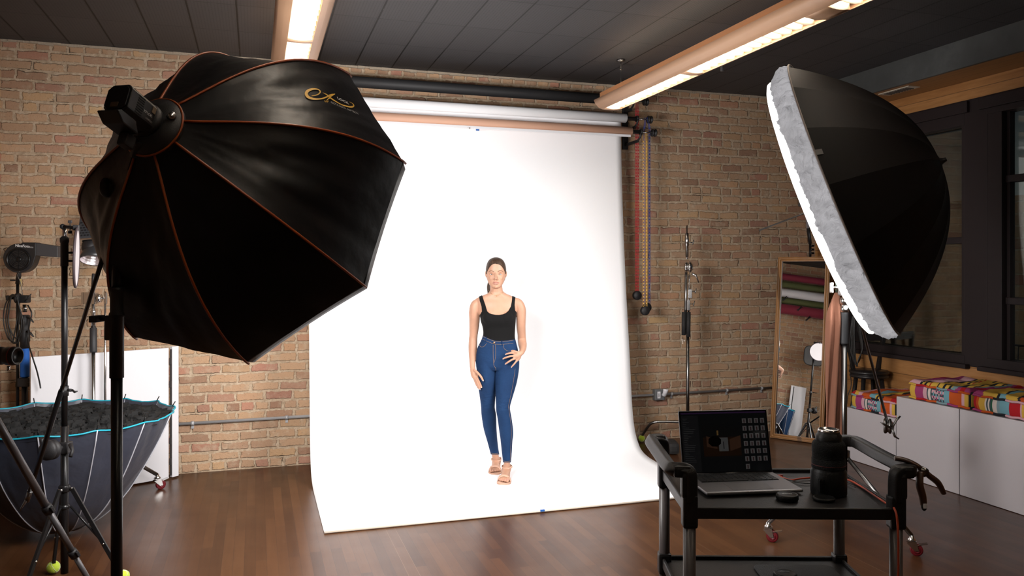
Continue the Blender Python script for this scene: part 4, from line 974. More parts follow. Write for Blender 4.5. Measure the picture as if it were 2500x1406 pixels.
outL = [(718, 1168), (735, 1171.5), (748, 1175.5), (760, 1176.5), (769, 1171.5)]
outR = [(714, 1260), (732, 1257.5), (745, 1256.5), (757, 1257.5), (764, 1262)]
NECK = [(1186, 754), (1189.5, 760), (1194, 764), (1200, 766.5), (1210, 768.3), (1219, 768.5), (1228, 767), (1235, 764), (1241, 759), (1245, 753)]
def ftop(p):
    u, v, y = uvof(p)
    g = (interp(u, WAIST)+2.5-v)/10                       # above the waistband
    if y > .085:                                             # back: a lower scoop, straps the same
        nb = interp(u, [(1186, 735), (1192, 748), (1213, 754), (1236, 748), (1247, 732)])
    else: nb = interp(u, NECK)
    body = (v-nb)/10
    l = min((u-interp(v, outL)), (interp(v, inL)-u))/10; r = min((u-interp(v, inR)), (interp(v, outR)-u))/10
    side = min((u-interp(v, outL)), (interp(v, outR)-u))/10 if v < 769 else 1
    return min(g, max(min(body, side), l, r)) if v > 700 else -1
TOPM = mat('black_jersey', (.0045, .0043, .0045), .85, spec=.15, sheen=.08, bump=.12, bs=30)
tank = cut_shell(gsrc, ftop, .0042, 'tank_top', TOPM, per)
def denim():
    g_ = NG('blue_denim'); vec = g_.tc.outputs['Object']; n1 = g_.noise(vec, 6, 4); n2 = g_.noise(vec, 220, 2); z = g_.xyz()[2]
    c = g_.ramp(n1, [(.3, (.0055, .019, .058)), (.55, (.0075, .027, .080)), (.8, (.012, .040, .108))]); c = g_.mix(g_.math('MULTIPLY', n2, .3), c, (.018, .050, .12))
    g_.put(g_.b.inputs['Base Color'], c); g_.b.inputs['Roughness'].default_value = .85; g_.b.inputs['Specular IOR Level'].default_value = .15
    w_ = g_.noise(g_.comb(g_.math('MULTIPLY', g_.xyz()[0], 10.0), g_.math('MULTIPLY', g_.xyz()[1], 10.0), g_.math('MULTIPLY', z, 26.0)), 1.6, 3)
    m_ = g_.math('MULTIPLY', w_, g_.math('ADD', .35, g_.sstep(g_.math('ABSOLUTE', g_.math('SUBTRACT', z, .60)), .12, .0)))
    g_.bump(m_, .55, .02); return g_.m
def fjean(p):
    u, v, y = uvof(p); g = (v-interp(u, WAIST))/10
    hem = 1109 if u < 1224 and y > .15 else 1128.5
    if v < 1000: hem = 1128
    return min(g, (hem-v)/10)
jeans = cut_shell(gsrc, fjean, lambda p: .0058, 'jeans', denim(), per, .003)
body = finish(bodym, 'body', SK, per)
# jeans trim: waistband stitching, belt loops, fly, pockets, hems
bvj = BVHTree.FromPolygons([tuple(v.co+PROOT) for v in jeans.data.vertices], [tuple(p.vertices) for p in jeans.data.polygons])
def onj(u, v, off=.0015):
    o_ = V((0, 0, HC)); d_ = (W(u, v, 1)-o_).normalized(); h = bvj.ray_cast(o_, d_); return (h[0] if h[0] is not None else Q(u, v, 0))-d_*off
STCH = mat('tan_stitching', (.30, .19, .09), .8); DEN2 = mat('denim_trim', (.007, .024, .075), .85, spec=.1)
def seam(pts, r=.0009, nm='stitching', m=STCH, n=5, fn=None):
    P = smoothpath([tuple(p)+(0,) for p in pts], n); MB().tube([(fn or onj)(p[0], p[1]) for p in P], r, 5).build(nm, m, jeans)
WB2 = [(u, v+8.5) for u, v in WAIST]
seam([(u, interp(u, WB2)) for u in range(1178, 1258, 5)])
seam([(u, interp(u, WAIST)+1.5) for u in range(1178, 1258, 5)])
seam([(1204, 842), (1204, 860), (1204.5, 880), (1206, 892), (1210, 898)]); seam([(1209.5, 841), (1210, 858), (1209.5, 874), (1206, 886)])
seam([(1170, 842), (1175, 847), (1182, 845), (1188, 838)]); seam([(1229, 841), (1231, 851), (1240, 856.5), (1252, 858), (1262, 858)])
seam([(1210, 898), (1210.5, 905)])
for u in (1187, 1225): 
    mb = MB(); P = [onj(u+(1.2 if u > 1200 else -1.2)*k/6, interp(u, WAIST)-.5+1.9*k, .003) for k in range(7)]; mb.tube(P, .0042, 6, True, .6); mb.build('belt_loop', DEN2, jeans)
MB().lathe(onj(1206.5, 836.5, 0), -fwd, [(0, 0), (.0075, 0), (.0085, .002), (.007, .004), (0, .0045)], 16).build('button', mat('copper_button', (.22, .15, .10), .4, .8), jeans)
for pts, yv in (([(1199, 1108), (1208, 1109.5), (1217.5, 1108)], 0), ([(1228, 1127), (1237, 1128.5), (1247, 1127)], 0)): seam([(a, b_-2) for a, b_ in pts])
seam([(1258, 900), (1252, 940), (1245, 975), (1241.5, 992), (1244, 1010), (1247.5, 1035), (1248.5, 1060), (1247, 1090), (1246, 1124)], .0007)
# hair: cap cut from the head, plus a low ponytail
hsrc = MB(); hsrc.add(headm.v[:40*48+2], headm.f[:39*48+96]); hm = remesh(hsrc, .0036, 4)
def fhair(p):
    u, v, y = uvof(p)
    if y < .045:
        du = abs(u-1211)/22; hl = 644.0+17*du**2.6; 
        if u < 1211: hl -= 1.0*(1-du)
        g = (hl-v)/8
        sb = (min(671, 661+12)-v)/8 if abs(u-1211) > 20.8 else -1
        return g
    if y < .085: return ((668 if y > .06 else 669)-v)/8
    return (694-v)/8
HAIRC = NG('brown_hair'); n_ = HAIRC.noise(HAIRC.comb(HAIRC.math('MULTIPLY', HAIRC.xyz()[0], 220.0), HAIRC.math('MULTIPLY', HAIRC.xyz()[1], 30.0), HAIRC.math('MULTIPLY', HAIRC.xyz()[2], 12.0)), 1.0, 3)
HAIRC.put(HAIRC.b.inputs['Base Color'], HAIRC.ramp(n_, [(.3, (.024, .013, .008)), (.6, (.048, .027, .016)), (.8, (.08, .047, .028))])); HAIRC.b.inputs['Specular IOR Level'].default_value = .25; HAIRC.b.inputs['Roughness'].default_value = .5; HAIRC.bump(n_, .4, .002)
hair = cut_shell(hm, fhair, .0052, 'hair', HAIRC.m, per, .005)
mb = MB(); limb(mb, [(Q(1212, 668, .175), .030), (Q(1207, 674, .19), .020), (Q(1200, 684, .185), .021), (Q(1196, 696, .175), .022), (Q(1194.5, 708, .17), .018), (Q(1194, 719, .168), .010)], 14); mb.build('ponytail', HAIRC.m, hair)
# face details
EYW = mat('eye_white', (.62, .60, .58), .25); IRI = mat('iris_brown', (.035, .016, .008), .15); LIP = mat('lips_rose', (.50, .20, .17), .42); BRW = mat('eyebrow_brown', (.085, .045, .025), .8); NAIL = mat('pale_nail', (.66, .44, .38), .25)
for eu in (1200.3, 1220.9):
    c_ = face(eu, 669.6, 0)+fwd*.0078
    eye = MB().ball(c_, .0108, n=20, m=14).build('eyeball', EYW, per)
    MB().ball(c_-fwd*.0056, .0060, (1, 1, 1), n=16, m=10).build('iris', IRI, eye)
    for nm, sg, vv, hh, mt in (('upper_eyelid', 1, 667.3, 1.9, mat('upper_lid', (.40, .22, .15), .6)), ('lower_eyelid', -1, 671.9, -.9, SK)):
        P = [face(eu+x, vv+hh*(x/4.6)**2*1.0, .0012) for x in (-4.6, -3, -1.5, 0, 1.5, 3, 4.6)]
        MB().tube(P, [.0008, .0015, .0019, .002, .0019, .0015, .0008], 8).build(nm, mt, per)
    P = [face(eu+x, 668.2+1.7*(x/4.6)**2, .0030) for x in (-4.8, -3, -1.5, 0, 1.5, 3, 4.8)]
    MB().tube(P, [.0005, .0009, .001, .001, .001, .0009, .0005], 6).build('eyelashes', IRI, per)
for sgn_, pts in ((-1, [(1206.3, 664.0), (1203, 661.9), (1199.5, 661.0), (1196, 661.6), (1192.6, 664.2)]), (1, [(1214.8, 663.4), (1218.5, 661.2), (1222, 660.4), (1225.4, 661.2), (1228.6, 664.0)])):
    P = smoothpath([p+(0,) for p in pts], 5); n = len(P); MB().tube([face(p[0], p[1], .0008) for p in P], [.0016+.0012*sin(pi*min(1, .25+i/n)) if i < n-1 else .0006 for i in range(n)], 8, True, .6).build('eyebrow', BRW, per)
up_ = [(1202, 690.8), (1205.5, 689.3), (1208.6, 688.3), (1210.6, 688.9), (1212.6, 688.3), (1215.8, 689.3), (1219.3, 690.6)]
P = smoothpath([p+(0,) for p in up_], 4); MB().tube([face(p[0], p[1]+.3, .0006) for p in P], [max(.0006, .0027*sin(pi*(i+.4)/len(P))) for i in range(len(P))], 8).build('upper_lip', LIP, per)
lo_ = [(1202.6, 691.2), (1206, 692.6), (1210.6, 693.5), (1215.2, 692.6), (1218.7, 691.0)]
P = smoothpath([p+(0,) for p in lo_], 4); MB().tube([face(p[0], p[1]-.1, .0005) for p in P], [max(.0006, .0036*sin(pi*(i+.4)/len(P))) for i in range(len(P))], 8).build('lower_lip', mat('lower_lip_rose', (.56, .25, .21), .4), per)
P = smoothpath([(1201.6, 690.9, 0), (1206, 690.9, 0), (1210.6, 691.3, 0), (1215, 690.9, 0), (1219.6, 690.6, 0)], 4); MB().tube([face(p[0], p[1], .0016) for p in P], .0006, 5).build('mouth_line', mat('mouth_dark', (.16, .04, .035), .6), per)
for u in (1207.6, 1213.2): MB().ball(face(u, 683.6, .0), .0021, (1.2, 1, .7)).build('nostril', mat('nostril_dark', (.12, .04, .03), .8), per)
for e, d, r in NAILS:
    s_ = d.cross(fwd).normalized(); MB().ball(e+d*r*.35-fwd*r*.75, r*.62, (.95, .35, 1.25), Matrix((s_, s_.cross(d), d)).transposed(), 10, 8).build('fingernail', NAIL, per)
for e, d, r in TOES:
    s_ = d.cross(UP).normalized(); MB().ball(e+UP*r*.72+d*r*.25, r*.62, (.95, 1.15, .35), Matrix((s_, d, UP)).transposed(), 10, 8).build('toenail', mat('rose_toenail', (.55, .28, .24), .25), per)
# necklace and earrings
nk = [(1193.5, 709, 0), (1197, 714.5, 0), (1203, 718.6, 0), (1210, 720.8, 0), (1218, 720, 0), (1225, 716.5, 0), (1231, 711, 0)]
NKM = mat('gold_chain', (.62, .42, .18), .3, .9)
ck = MB().tube([face(p[0], p[1], .0012) for p in smoothpath(nk, 5)], .00085, 6).build('necklace', NKM, per)
MB().lathe(face(1212.5, 722.3, .002), -fwd, [(0, 0), (.0035, 0), (.0035, .0015), (0, .002)], 12).build('pendant', NKM, ck)
for u in (1189.0, 1233.2): MB().ball(Q(u, 679.3, .070), .0030, n=10, m=6).build('earring', NKM, per)
# platform sandals
NUDE = mat('nude_suede', (.55, .33, .24), .7, spec=.25); CORK = mat('nude_platform', (.50, .31, .22), .8, bump=.4, bs=180)
def sandal(an, ballp, td, side):
    s = V((td.y, -td.x, 0)).normalized()
    def sole(z0, z1, grow, nm, m, hz):
        mb = MB(); out = []
        L = [(-.195, .024), (-.17, .032), (-.12, .030), (-.07, .030), (-.03, .042), (0, .049), (.03, .050), (.052, .042), (.066, .024)]
        left = [(x, w_*1.05+grow) for x, w_ in L]; pts = [(x, w_) for x, w_ in left]+[(x, -w_) for x, w_ in left[::-1]]
        low = []; hi = []
        for x, w_ in pts:
            lift = hz*max(0, min(1, (-x-.02)/.13))
            base = V((ballp.x, ballp.y, 0))+td*x+s*w_
            low.append(base+UP*(z0+lift)); hi.append(base+UP*(z1+lift))
        n = len(pts); mb.add(low+hi, [list(range(n))[::-1], list(range(n, 2*n))]+[(i, (i+1) % n, n+(i+1) % n, n+i) for i in range(n)], True); return mb.build(nm, m, per, bevel=.003)
    zb = ballp.z-.026
    sole(.002, zb-.004, .0, 'platform_sole', CORK, .070); sole(zb-.004, zb+.001, .001, 'insole', NUDE, .070)
    hb_ = V((ballp.x, ballp.y, 0))-td*.165
    MB().tube([hb_+UP*.002, hb_+UP*(zb+.05)], [.026, .032], 16).build('block_heel', NUDE, per)
    P = [ballp+s*(.050*cos(q))+UP*(-.016+.046*sin(q))+td*(.008) for q in [pi*i/14 for i in range(15)]]
    mb = MB(); mb.grid(lambda i, j: P[int(round(i*14))]+td*(-.014+.032*j)+UP*(-.006*abs(j-.5)*2-(.008*j)), 14, 4); mb.build('toe_strap', NUDE, per, solid=.003)
    mb = MB(); c_ = an+UP*.005
    mb.grid(lambda i, j: c_+s*(.040*cos(2*pi*i))+td*(.043*sin(2*pi*i))+UP*(.010*j-.006*sin(2*pi*i)), 28, 2); mb.build('ankle_strap', NUDE, per, solid=.0025)
    MB().box(c_-s*.041*side+UP*.005, (.004, .010, .012), Matrix((s, td, UP)).transposed(), .001).build('buckle', NKM, per)
    mb = MB(); mb.tube([an-td*.045+UP*.0, an-td*.062-UP*.035, V((ballp.x, ballp.y, zb+.06))-td*.17], .006, 8, True, .5); mb.build('heel_strap', NUDE, per)
sandal(A1, B1, td1, 1); sandal(A2, B2, td2, -1)
# ------------------------------------------------------------------ left background
RZm = Matrix.Rotation(-TH, 3, 'Z')       # turns a box to face the camera
# hinged white board
vf = [W(75, 900, 5.60), W(412, 900, 6.24), W(425, 900, 6.30)]
o = thing('white_flat', 'low white hinged board standing against the bricks behind the left stands', 'reflector board', (vf[0].x, vf[0].y, 0))
def slab(a, b_, z0, z1, th, nm, m, par):
    a = V((a.x, a.y, z0)); b_ = V((b_.x, b_.y, z0)); d = (b_-a).normalized(); n = V((-d.y, d.x, 0))
    return MB().prism([a, b_, b_+UP*(z1-z0), a+UP*(z1-z0)], n*th).build(nm, m, par, bevel=.002)
slab(vf[0], vf[1], .012, 1.022, .03, 'front_panel', WHT, o)
q = V((vf[1].x, vf[1].y, 0)); e = cw(.17, .03); slab(q+e*.10+cw(0, .02), q+e*.10+cw(0, .02)+cw(.030, .05), .012, 1.03, .03, 'rear_panel', WHT, o)
mb = MB()
for z in (.14, .30, .52, .74, .92): mb.box(V((vf[1].x, vf[1].y, z))+cw(.012, .005), (.012, .02, .05), RZm)
mb.box(V((vf[1].x, vf[1].y, .52))+cw(.008, .022), (.012, .012, .98), RZm); mb.build('hinge_tape', mat('hinge_dark', (.03, .025, .025), .7), o)
# inverted parabolic umbrella lying on the floor
uc = W(153, 900, 4.97); uc.z = 0; UR, UZ = .645, .735
o = thing('inverted_umbrella', 'large slate blue umbrella softbox lying open side up, with cyan rim', 'umbrella', uc)
SLATE = mat('slate_nylon', (.040, .045, .066), .36, spec=.45, sheen=.1, bump=.8, bs=8)
NR = 14; ph0 = -pi/2+R(-7)-TH
def ud(q, s, off=0.0):
    ph = ((q-ph0)*NR/(2*pi)) % 1.0; e = 4*ph*(1-ph); r = UR*s*(1-.028*s*e)-off; z = .022+(UZ-.022)*(s**2.15)-.022*e*s**6+.006*e
    w_ = noise.noise(V((q*9, s*5, 1)))*.010*s+noise.noise(V((q*14+s*6, s*5, 4)))*.012*s*e
    return V((uc.x+(r+w_)*cos(q), uc.y+(r+w_)*sin(q), z))
for k in range(NR):
    MB().grid(lambda i, j: ud(ph0+2*pi*(k+i*.9998)/NR, max(.03, j)), 9, 26).build('fabric_panel', SLATE, o, merge=False)
PIPW = mat('pale_seam', (.50, .50, .55), .5); CYAN = mat('cyan_piping', (.01, .34, .46), .45)
for k in range(NR):
    q = ph0+2*pi*k/NR; MB().tube([ud(q, max(.03, s/20), -.003) for s in range(21)], .0036, 6).build('rib_seam', PIPW, o)
    t = ud(q, 1.0); MB().cyl(t-V((cos(q), sin(q), 0))*.01, t+V((cos(q)*.008, sin(q)*.008, .028)), .0035, n=8).build('rib_tip', BLK, o)
MB().tube([ud(2*pi*i/140, 1.0, -.003) for i in range(140)], .0052, 6, closed=True).build('rim_piping', CYAN, o)
GRD = mat('black_grid_cloth', (.006, .0058, .0058), .85, bump=.3, bs=80)
def cov(x, y): return .012*noise.noise(V((x*5, y*5, 0)))+.010*noise.noise(V((x*16, y*16, 3)))
mb = MB(); mb.grid(lambda i, j: (lambda p: V((uc.x+(p.x-uc.x)*max(.01, j)*.985, uc.y+(p.y-uc.y)*max(.01, j)*.985, p.z-.022-.035*(1-j*j)+cov(p.x*j, p.y*j))))(ud(2*pi*i, 1.0)), 84, 26); mb.build('inner_cover', GRD, o)
mb = MB()
for a in range(-9, 10):                  # limp cells of the egg-crate grid
    for dr in (0, 1):
        off = a*.068; L = math.sqrt(max(0, (UR*.93)**2-off*off)); n = max(2, int(2*L/.035)); P = []
        for i in range(n+1):
            t = -L+2*L*i/n; wv = .014*sin(i*1.9+a); x, y = (t, off+wv) if dr else (off+wv, t)
            c0, s0 = cos(.95), sin(.95); P.append(V((uc.x+x*c0-y*s0, uc.y+x*s0+y*c0, 0)))
        for i in range(n):
            p0, p1 = P[i], P[i+1]; h = (.020+.016*((i*7+a*3) % 5)/4)*(1.0 if dr else .45)
            base = UZ-.050
            rr = ((p0.x-uc.x)**2+(p0.y-uc.y)**2)/(UR*UR); b0 = base-.015*(1-rr); l_ = V((.012*sin(i*2.3+a), .012*cos(i*1.7), 0))
            mb.add([V((p0.x, p0.y, b0)), V((p1.x, p1.y, b0)), V((p1.x, p1.y, b0+h))+l_, V((p0.x, p0.y, b0+h*.9))+l_], [(0, 1, 2, 3)], False)
g_ = mb.build('grid_cells', GRD, o); g_['kind'] = 'stuff'
MB().lathe((uc.x, uc.y, .004), (0, 0, 1), [(0, 0), (.035, 0), (.04, .02), (.03, .05), (0, .05)], 20).build('hub', BLKM, o)
# C-stand with the monolight
zc = lambda v, d: HC-(v-HV)/F*d
cp = W(228, 900, 5.78); cx_, cy_ = cp.x, cp.y
o = thing('roller_stand', 'chrome roller stand behind the umbrella with black grip sleeve and red caster', 'light stand', (cx_, cy_, 0))
MB().cyl((cx_, cy_, .16), (cx_, cy_, zc(858, 5.78)), .0125, n=16).build('lower_tube', STEEL, o)
MB().lathe((cx_, cy_, zc(860, 5.78)), (0, 0, 1), [(.012, 0), (.024, 0), (.025, .01), (.024, .175), (.014, .18)], 20).build('grip_sleeve', mat('charcoal_sleeve', (.022, .022, .024), .55), o)
MB().lathe((cx_, cy_, zc(800, 5.78)), (0, 0, 1), [(.014, 0), (.017, .0), (.017, .1), (.020, .11), (.020, .12), (.013, .13), (.011, .26), (0, .26)], 20).build('upper_tube', CHR, o)
xx = cp+cw(.075, .02); MB().cyl((xx.x, xx.y, .3), (xx.x, xx.y, zc(712, 5.8)), .0085, n=12).build('side_rod', CHR, o)
t = caster(o, cw((392-U0)/F*5.98, 5.98), .5); MB().tube([t, t.lerp(V((cx_, cy_, .42)), .9)], .0135, 12).build('leg', STEEL, o)
for fx, fd in ((-3.12, 5.60),):
    t = caster(o, cw(fx, fd-.15), 2.0); MB().tube([t, t.lerp(V((cx_, cy_, .42)), .95)], .0125, 12).build('leg', STEEL, o)
mb = MB(); t2 = t; mb.lathe((cx_, cy_, .38), (0, 0, 1), [(.012, 0), (.03, 0), (.03, .06), (.012, .06)], 18); mb.build('leg_collar', STEEL, o)
gh = W(222, 730, 5.75)
o = thing('knuckle_clamp', 'chrome double grip head with two wing knobs under the left monolight', 'grip head', gh)
mb = MB(); mb.box(W(223, 728, 5.75), (.085, .06, .085), RZm, .008); mb.cyl(W(205, 728, 5.75), W(250, 728, 5.75), .016, n=14); mb.lathe(W(240, 728, 5.73), cw(1, 0), [(0, 0), (.03, 0), (.03, .02), (0, .02)], 18); mb.build('body', CHR, o)
for u, s in ((203, -1), (258, 1)):
    mb = MB(); mb.box(W(u, 728, 5.74), (.022, .02, .085), RZm, .006); mb.cyl(W(u, 728, 5.74), W(u-s*12, 728, 5.74), .008, n=8); mb.build('wing_knob', CHR, o)
ml = W(234, 610, 5.70); dn = cw(.10, -.42, -1).normalized()
o = thing('monolight', 'grey monolight with perforated side and metal reflector pointing down behind the octagonal softbox', 'studio light', ml)
sd_ = cw(1, 0); ft = dn.cross(sd_).normalized(); Mm = Matrix((dn.cross(ft).normalized(), ft, dn)).transposed()
b0 = W(228, 560, 5.72); MB().box(b0, (.15, .13, .22), Mm, .012).build('body', mat('monolight_grey', (.045, .048, .055), .45), o)
mb = MB()
for i in range(9):
    for j in range(5): mb.box(b0-ft*(.066 if ft.y > 0 else -.066)+Mm @ V((-.045+.022*j+.011*(i % 2), 0, -.085+.02*i)), (.014, .004, .010), Mm)
mb.build('perforation', mat('perf_dark', (.006, .006, .007), .7), o)
MB().box(b0+dn*.105, (.156, .136, .012), Mm, .003).build('trim_ring', CHR, o)
MB().lathe(b0+dn*.112, dn, [(0, 0), (.055, 0), (.062, .01), (.060, .045), (.05, .06), (0, .06)], 24).build('lamp_mount', BLKM, o)
rb0 = W(234, 594, 5.70)
MB().lathe(rb0, dn, [(.048, 0), (.062, .03), (.085, .10), (.090, .135)], 36).build('reflector_shell', mat('reflector_black', (.03, .03, .032), .35), o, solid=.002)
RIDG = NG('faceted_silver'); RIDG.b.inputs['Metallic'].default_value = 1; RIDG.b.inputs['Roughness'].default_value = .3; RIDG.b.inputs['Base Color'].default_value = (.85, .8, .82, 1)
MB().lathe(rb0, dn, [(.0, .01), (.046, .012), (.050, .02)]+[(.050+.036*t/12+(.0012 if t % 2 else 0), .02+.113*t/12) for t in range(13)], 48, False).build('reflector_inside', RIDG.m, o)
LB = mat('modelling_lamp_glow', (.9, .85, .8), .5, emit=(1, .86, .78), es=30.0)
MB().ball(rb0+dn*.04, .022, n=16, m=10).build('lamp', LB, o)
MB().cyl(W(228, 668, 5.72), W(226, 705, 5.74), .010, n=10).build('mount_pin', BLKM, o)
# blower fan on its stand, cables, blue gripped stand
fp_ = W(52, 630, 5.80); fn = cw(.1, -1).normalized(); fs = cw(1, .1).normalized(); fM = Matrix((fs, UP, fn)).transposed()
o = thing('blower_fan', 'black snail-shaped blower fan with a straight grey outlet, far left', 'fan', fp_)
mb = MB(); poly = []
for i in range(29):
    q = R(80)+R(270)*i/28; r = .104+.004*(i/28); poly.append((r*cos(q), r*sin(q)))
poly += [(.118, .02), (.118, .112), (.06, .112), (.02, .112)]
mb.prism([fp_+fs*x+UP*y+fn*.04 for x, y in poly], -fn*.08); mb.build('housing', mat('blower_black', (.018, .018, .020), .42), o, bevel=.006)
MB().prism([fp_+fs*x+UP*y+fn*.036 for x, y in ((.112, .018), (.265, .005), (.265, .085), (.112, .110))], -fn*.072).build('outlet', mat('outlet_grey_dark', (.060, .060, .066), .5), o, bevel=.004)
mb = MB(); mb.lathe(fp_+fn*.036+UP*-.01, fn, [(.080, 0), (.082, .012), (.074, .015), (.070, .004)], 36); mb.build('intake_ring', BLK, o)
mb = MB()
for r in (.066, .055, .044, .033, .022): mb.tube([fp_+fn*.043-UP*.01+(fs*cos(a)+UP*sin(a))*r for a in [2*pi*i/36 for i in range(36)]], .0016, 5, closed=True)
for a in range(4): mb.cyl(fp_+fn*.042-UP*.01+(fs*cos(a*pi/4)+UP*sin(a*pi/4))*.07, fp_+fn*.042-UP*.01-(fs*cos(a*pi/4)+UP*sin(a*pi/4))*.07, .0014, n=5)
mb.build('intake_grille', BLK, o); MB().ball(fp_+fn*.036-UP*.01, .02, (1, 1, .5), fM).build('motor_hub', BLK, o)
text('NiceFoto', fp_+fn*.0415+UP*.086+fs*.028, fs*1-UP*.08, UP, .026, mat('bright_print', (.8, .8, .8), .5), o, bold=.0006); text('SF05', fp_+fn*.0415+UP*.076+fs*.088, fs-UP*.08, UP, .015, PRW, o)
sp = W(43, 700, 5.84)
o = thing('light_stand', 'thin black stand carrying the blower fan at the far left', 'light stand', (sp.x, sp.y, 0))
MB().cyl((sp.x, sp.y, .1), (sp.x, sp.y, zc(690, 5.84)), .0105, n=14).build('tube', BLK, o)
mb = MB(); mb.tube([W(48, 660, 5.8), W(46, 672, 5.82), W(43, 692, 5.84)], [.012, .016, .016], 12); knob(mb, W(41, 684, 5.82), -cw(1, 0), .008, .04); mb.build('swivel', BLKM, o)
MB().box(W(50.5, 690, 5.79), (.012, .006, .055), RZm, .002).build('cord_tag', mat('yellow_tag', (.55, .42, .18), .7), o)
tripod_legs(o, (sp.x, sp.y, 0), .5, .3, [V((sp.x, sp.y, .01))+cw(.28*cos(a), .28*sin(a)*.3) for a in (2.6, 1.2, .2)], .007, BLK)
sp = W(60.5, 850, 5.78)
o = thing('light_stand', 'black stand with bright blue foam grip and a clamp at far left', 'light stand', (sp.x, sp.y, 0))
MB().lathe((sp.x, sp.y, zc(920, 5.78)), (0, 0, 1), [(.012, 0), (.031, 0), (.0315, .01), (.030, .20), (.028, .214), (.012, .214)], 24).build('foam_grip', mat('blue_foam', (.008, .10, .42), .75, bump=.2, bs=200), o)
MB().cyl((sp.x, sp.y, .05), (sp.x, sp.y, zc(920, 5.78)), .021, n=16).build('lower_tube', BLK, o)
mb = MB(); mb.lathe((sp.x, sp.y, zc(850, 5.78)), (0, 0, 1), [(.02, 0), (.032, .0), (.030, .045), (.034, .05), (.034, .13), (.030, .135), (.030, .17), (.033, .175), (.033, .235), (.022, .24), (0, .24)], 20)
for v, s in ((773, 1), (808, 1)): mb.tube([W(66, v, 5.76), W(74, v+5, 5.75), W(82, v+14, 5.75)], [.009, .011, .006], 8, flat=.6)
mb.build('tube_locks', BLKM, o)
MB().lathe((sp.x, sp.y, zc(762, 5.78)), (0, 0, 1), [(.0, 0), (.016, 0), (.016, .02), (.020, .022), (.020, .034), (.015, .036), (.015, .055), (0, .055)], 18).build('chrome_neck', CHR, o)
mb = MB(); c0 = W(57, 730, 5.76); mb.box(c0, (.085, .05, .055), RZm, .01); mb.lathe(W(48, 728, 5.74), -cw(1, 0), [(0, 0), (.035, 0), (.037, .01), (.037, .022), (0, .026)], 20); mb.tube([W(62, 735, 5.74), W(69, 728, 5.74), W(76, 717, 5.74)], [.009, .010, .005], 8, flat=.5); mb.cyl(W(36, 728, 5.75), W(18, 727, 5.75), .01, n=8); mb.box(W(19, 727, 5.75), (.02, .02, .035), RZm, .004); mb.build('grip_clamp', BLKM, o)
mb = MB(); mb.box(W(61, 933, 5.76), (.085, .05, .06), RZm, .006); mb.cyl(W(68, 933, 5.74), W(86, 933, 5.74), .008, n=8); mb.box(W(86, 933, 5.74), (.026, .026, .065), RZm, .008); mb.build('floor_clamp', BLKM, o)
tripod_legs(o, (sp.x, sp.y, 0), .42, .26, [V((sp.x, sp.y, .01))+cw(.26*cos(a), .26*sin(a)*.3) for a in (2.9, 1.4, .3)], .007, BLK)
def cable(nm, lab, pts, r, m, n=6, group=None):
    P = [tuple(p) for p in pts]; Q_ = smoothpath(P, n); o_ = MB().tube([V(p) for p in Q_], r, 7).build(nm, m, None, loc=V(P[0])); tag(o_, lab, 'cable', group); return o_
CBL = mat('black_cable', (.010, .010, .010), .45)
rnd = random.Random(5)
o = thing('cable_bundle', 'loops of black cable hanging beside the blower fan stand', 'cable', W(40, 725, 5.74))
for k in range(4):
    x0, x1, vb = 38-2*k, 8+5*k+rnd.uniform(-3, 3), 828+rnd.uniform(-14, 12); mx = 40+6*k
    P = [(40, 722), (28, 720+k*2), (x1+4, 745), (x1, 785), (x1+10, vb-10), (x1+22, vb), (mx-6, vb-12), (mx, 790), (46, 745), (42, 724)]
    MB().tube([V(p) for p in smoothpath([tuple(W(u, v, 5.74-.015*k)) for u, v in P], 6)], .0042, 6).build('cable_loop', CBL, o)
cable('power_cable', 'black power cable dangling in front of the white board near the blue grip', [W(68, 745, 5.72), W(77, 765, 5.70), W(72, 790, 5.70), W(68, 830, 5.70), W(79, 870, 5.5), W(90, 905, 5.52), W(97, 935, 5.55), W(99, 948, 5.55)], .005, CBL)
MB_ = cable('fan_cord', 'thin dark cord running down from the blower fan past a yellow tag', [W(48, 662, 5.76), W(43, 672, 5.77), W(50, 690, 5.77), W(54, 712, 5.77), W(56, 722, 5.76)], .0022, mat('thin_cord', (.12, .11, .10), .6))
# tripod with a camera, cut by the left edge of the picture
ap = cw(-2.145, 3.2, 1.20)
o = thing('camera_tripod', 'grey aluminium tripod cut off by the left edge of the picture', 'tripod', (ap.x, ap.y, 0))
MB().lathe(ap-UP*.04, UP, [(0, 0), (.05, 0), (.055, .02), (.04, .05), (.02, .06), (.018, .14), (0, .14)], 20).build('centre_column', BLKM, o)
for q, ft_ in enumerate((cw(-1.94, 3.84), cw(-2.85, 3.55), cw(-2.35, 2.55))):
    ft_.z = .012; a = ap.lerp(ft_, .03); mb = MB()
    cuts = [(0, .50, .0165), (.50, .71, .0140), (.71, .93, .0118), (.93, 1.0, .0095)]
    for s, e, r in cuts: mb.cyl(a.lerp(ft_, s), a.lerp(ft_, e), r, n=14)
    lg = mb.build('leg', ALU, o)
    d = (ft_-a).normalized()
    for s, r in ((.50, .021), (.71, .019), (.93, .016)):
        c = a.lerp(ft_, s); k_ = MB(); k_.lathe(c-d*.022, d, [(0, 0), (r, .002), (r*1.12, .02), (r, .042), (0, .044)], 14); tt, ss, n2 = frame(c, c+d); k_.box(c+ss*r*1.1, (.02, .014, .03), Matrix((ss, n2, tt)).transposed(), .003); k_.build('leg_lock', BLKM, lg)
cc = W(-20, 868, 3.2)
o = thing('camera', 'black camera with red-ringed lens at the left edge of the picture', 'camera', cc)
lx = cw(1, -.12).normalized(); MB().box(W(-40, 868, 3.22), (.06, .13, .10), RZm, .012).build('body', BLKM, o)
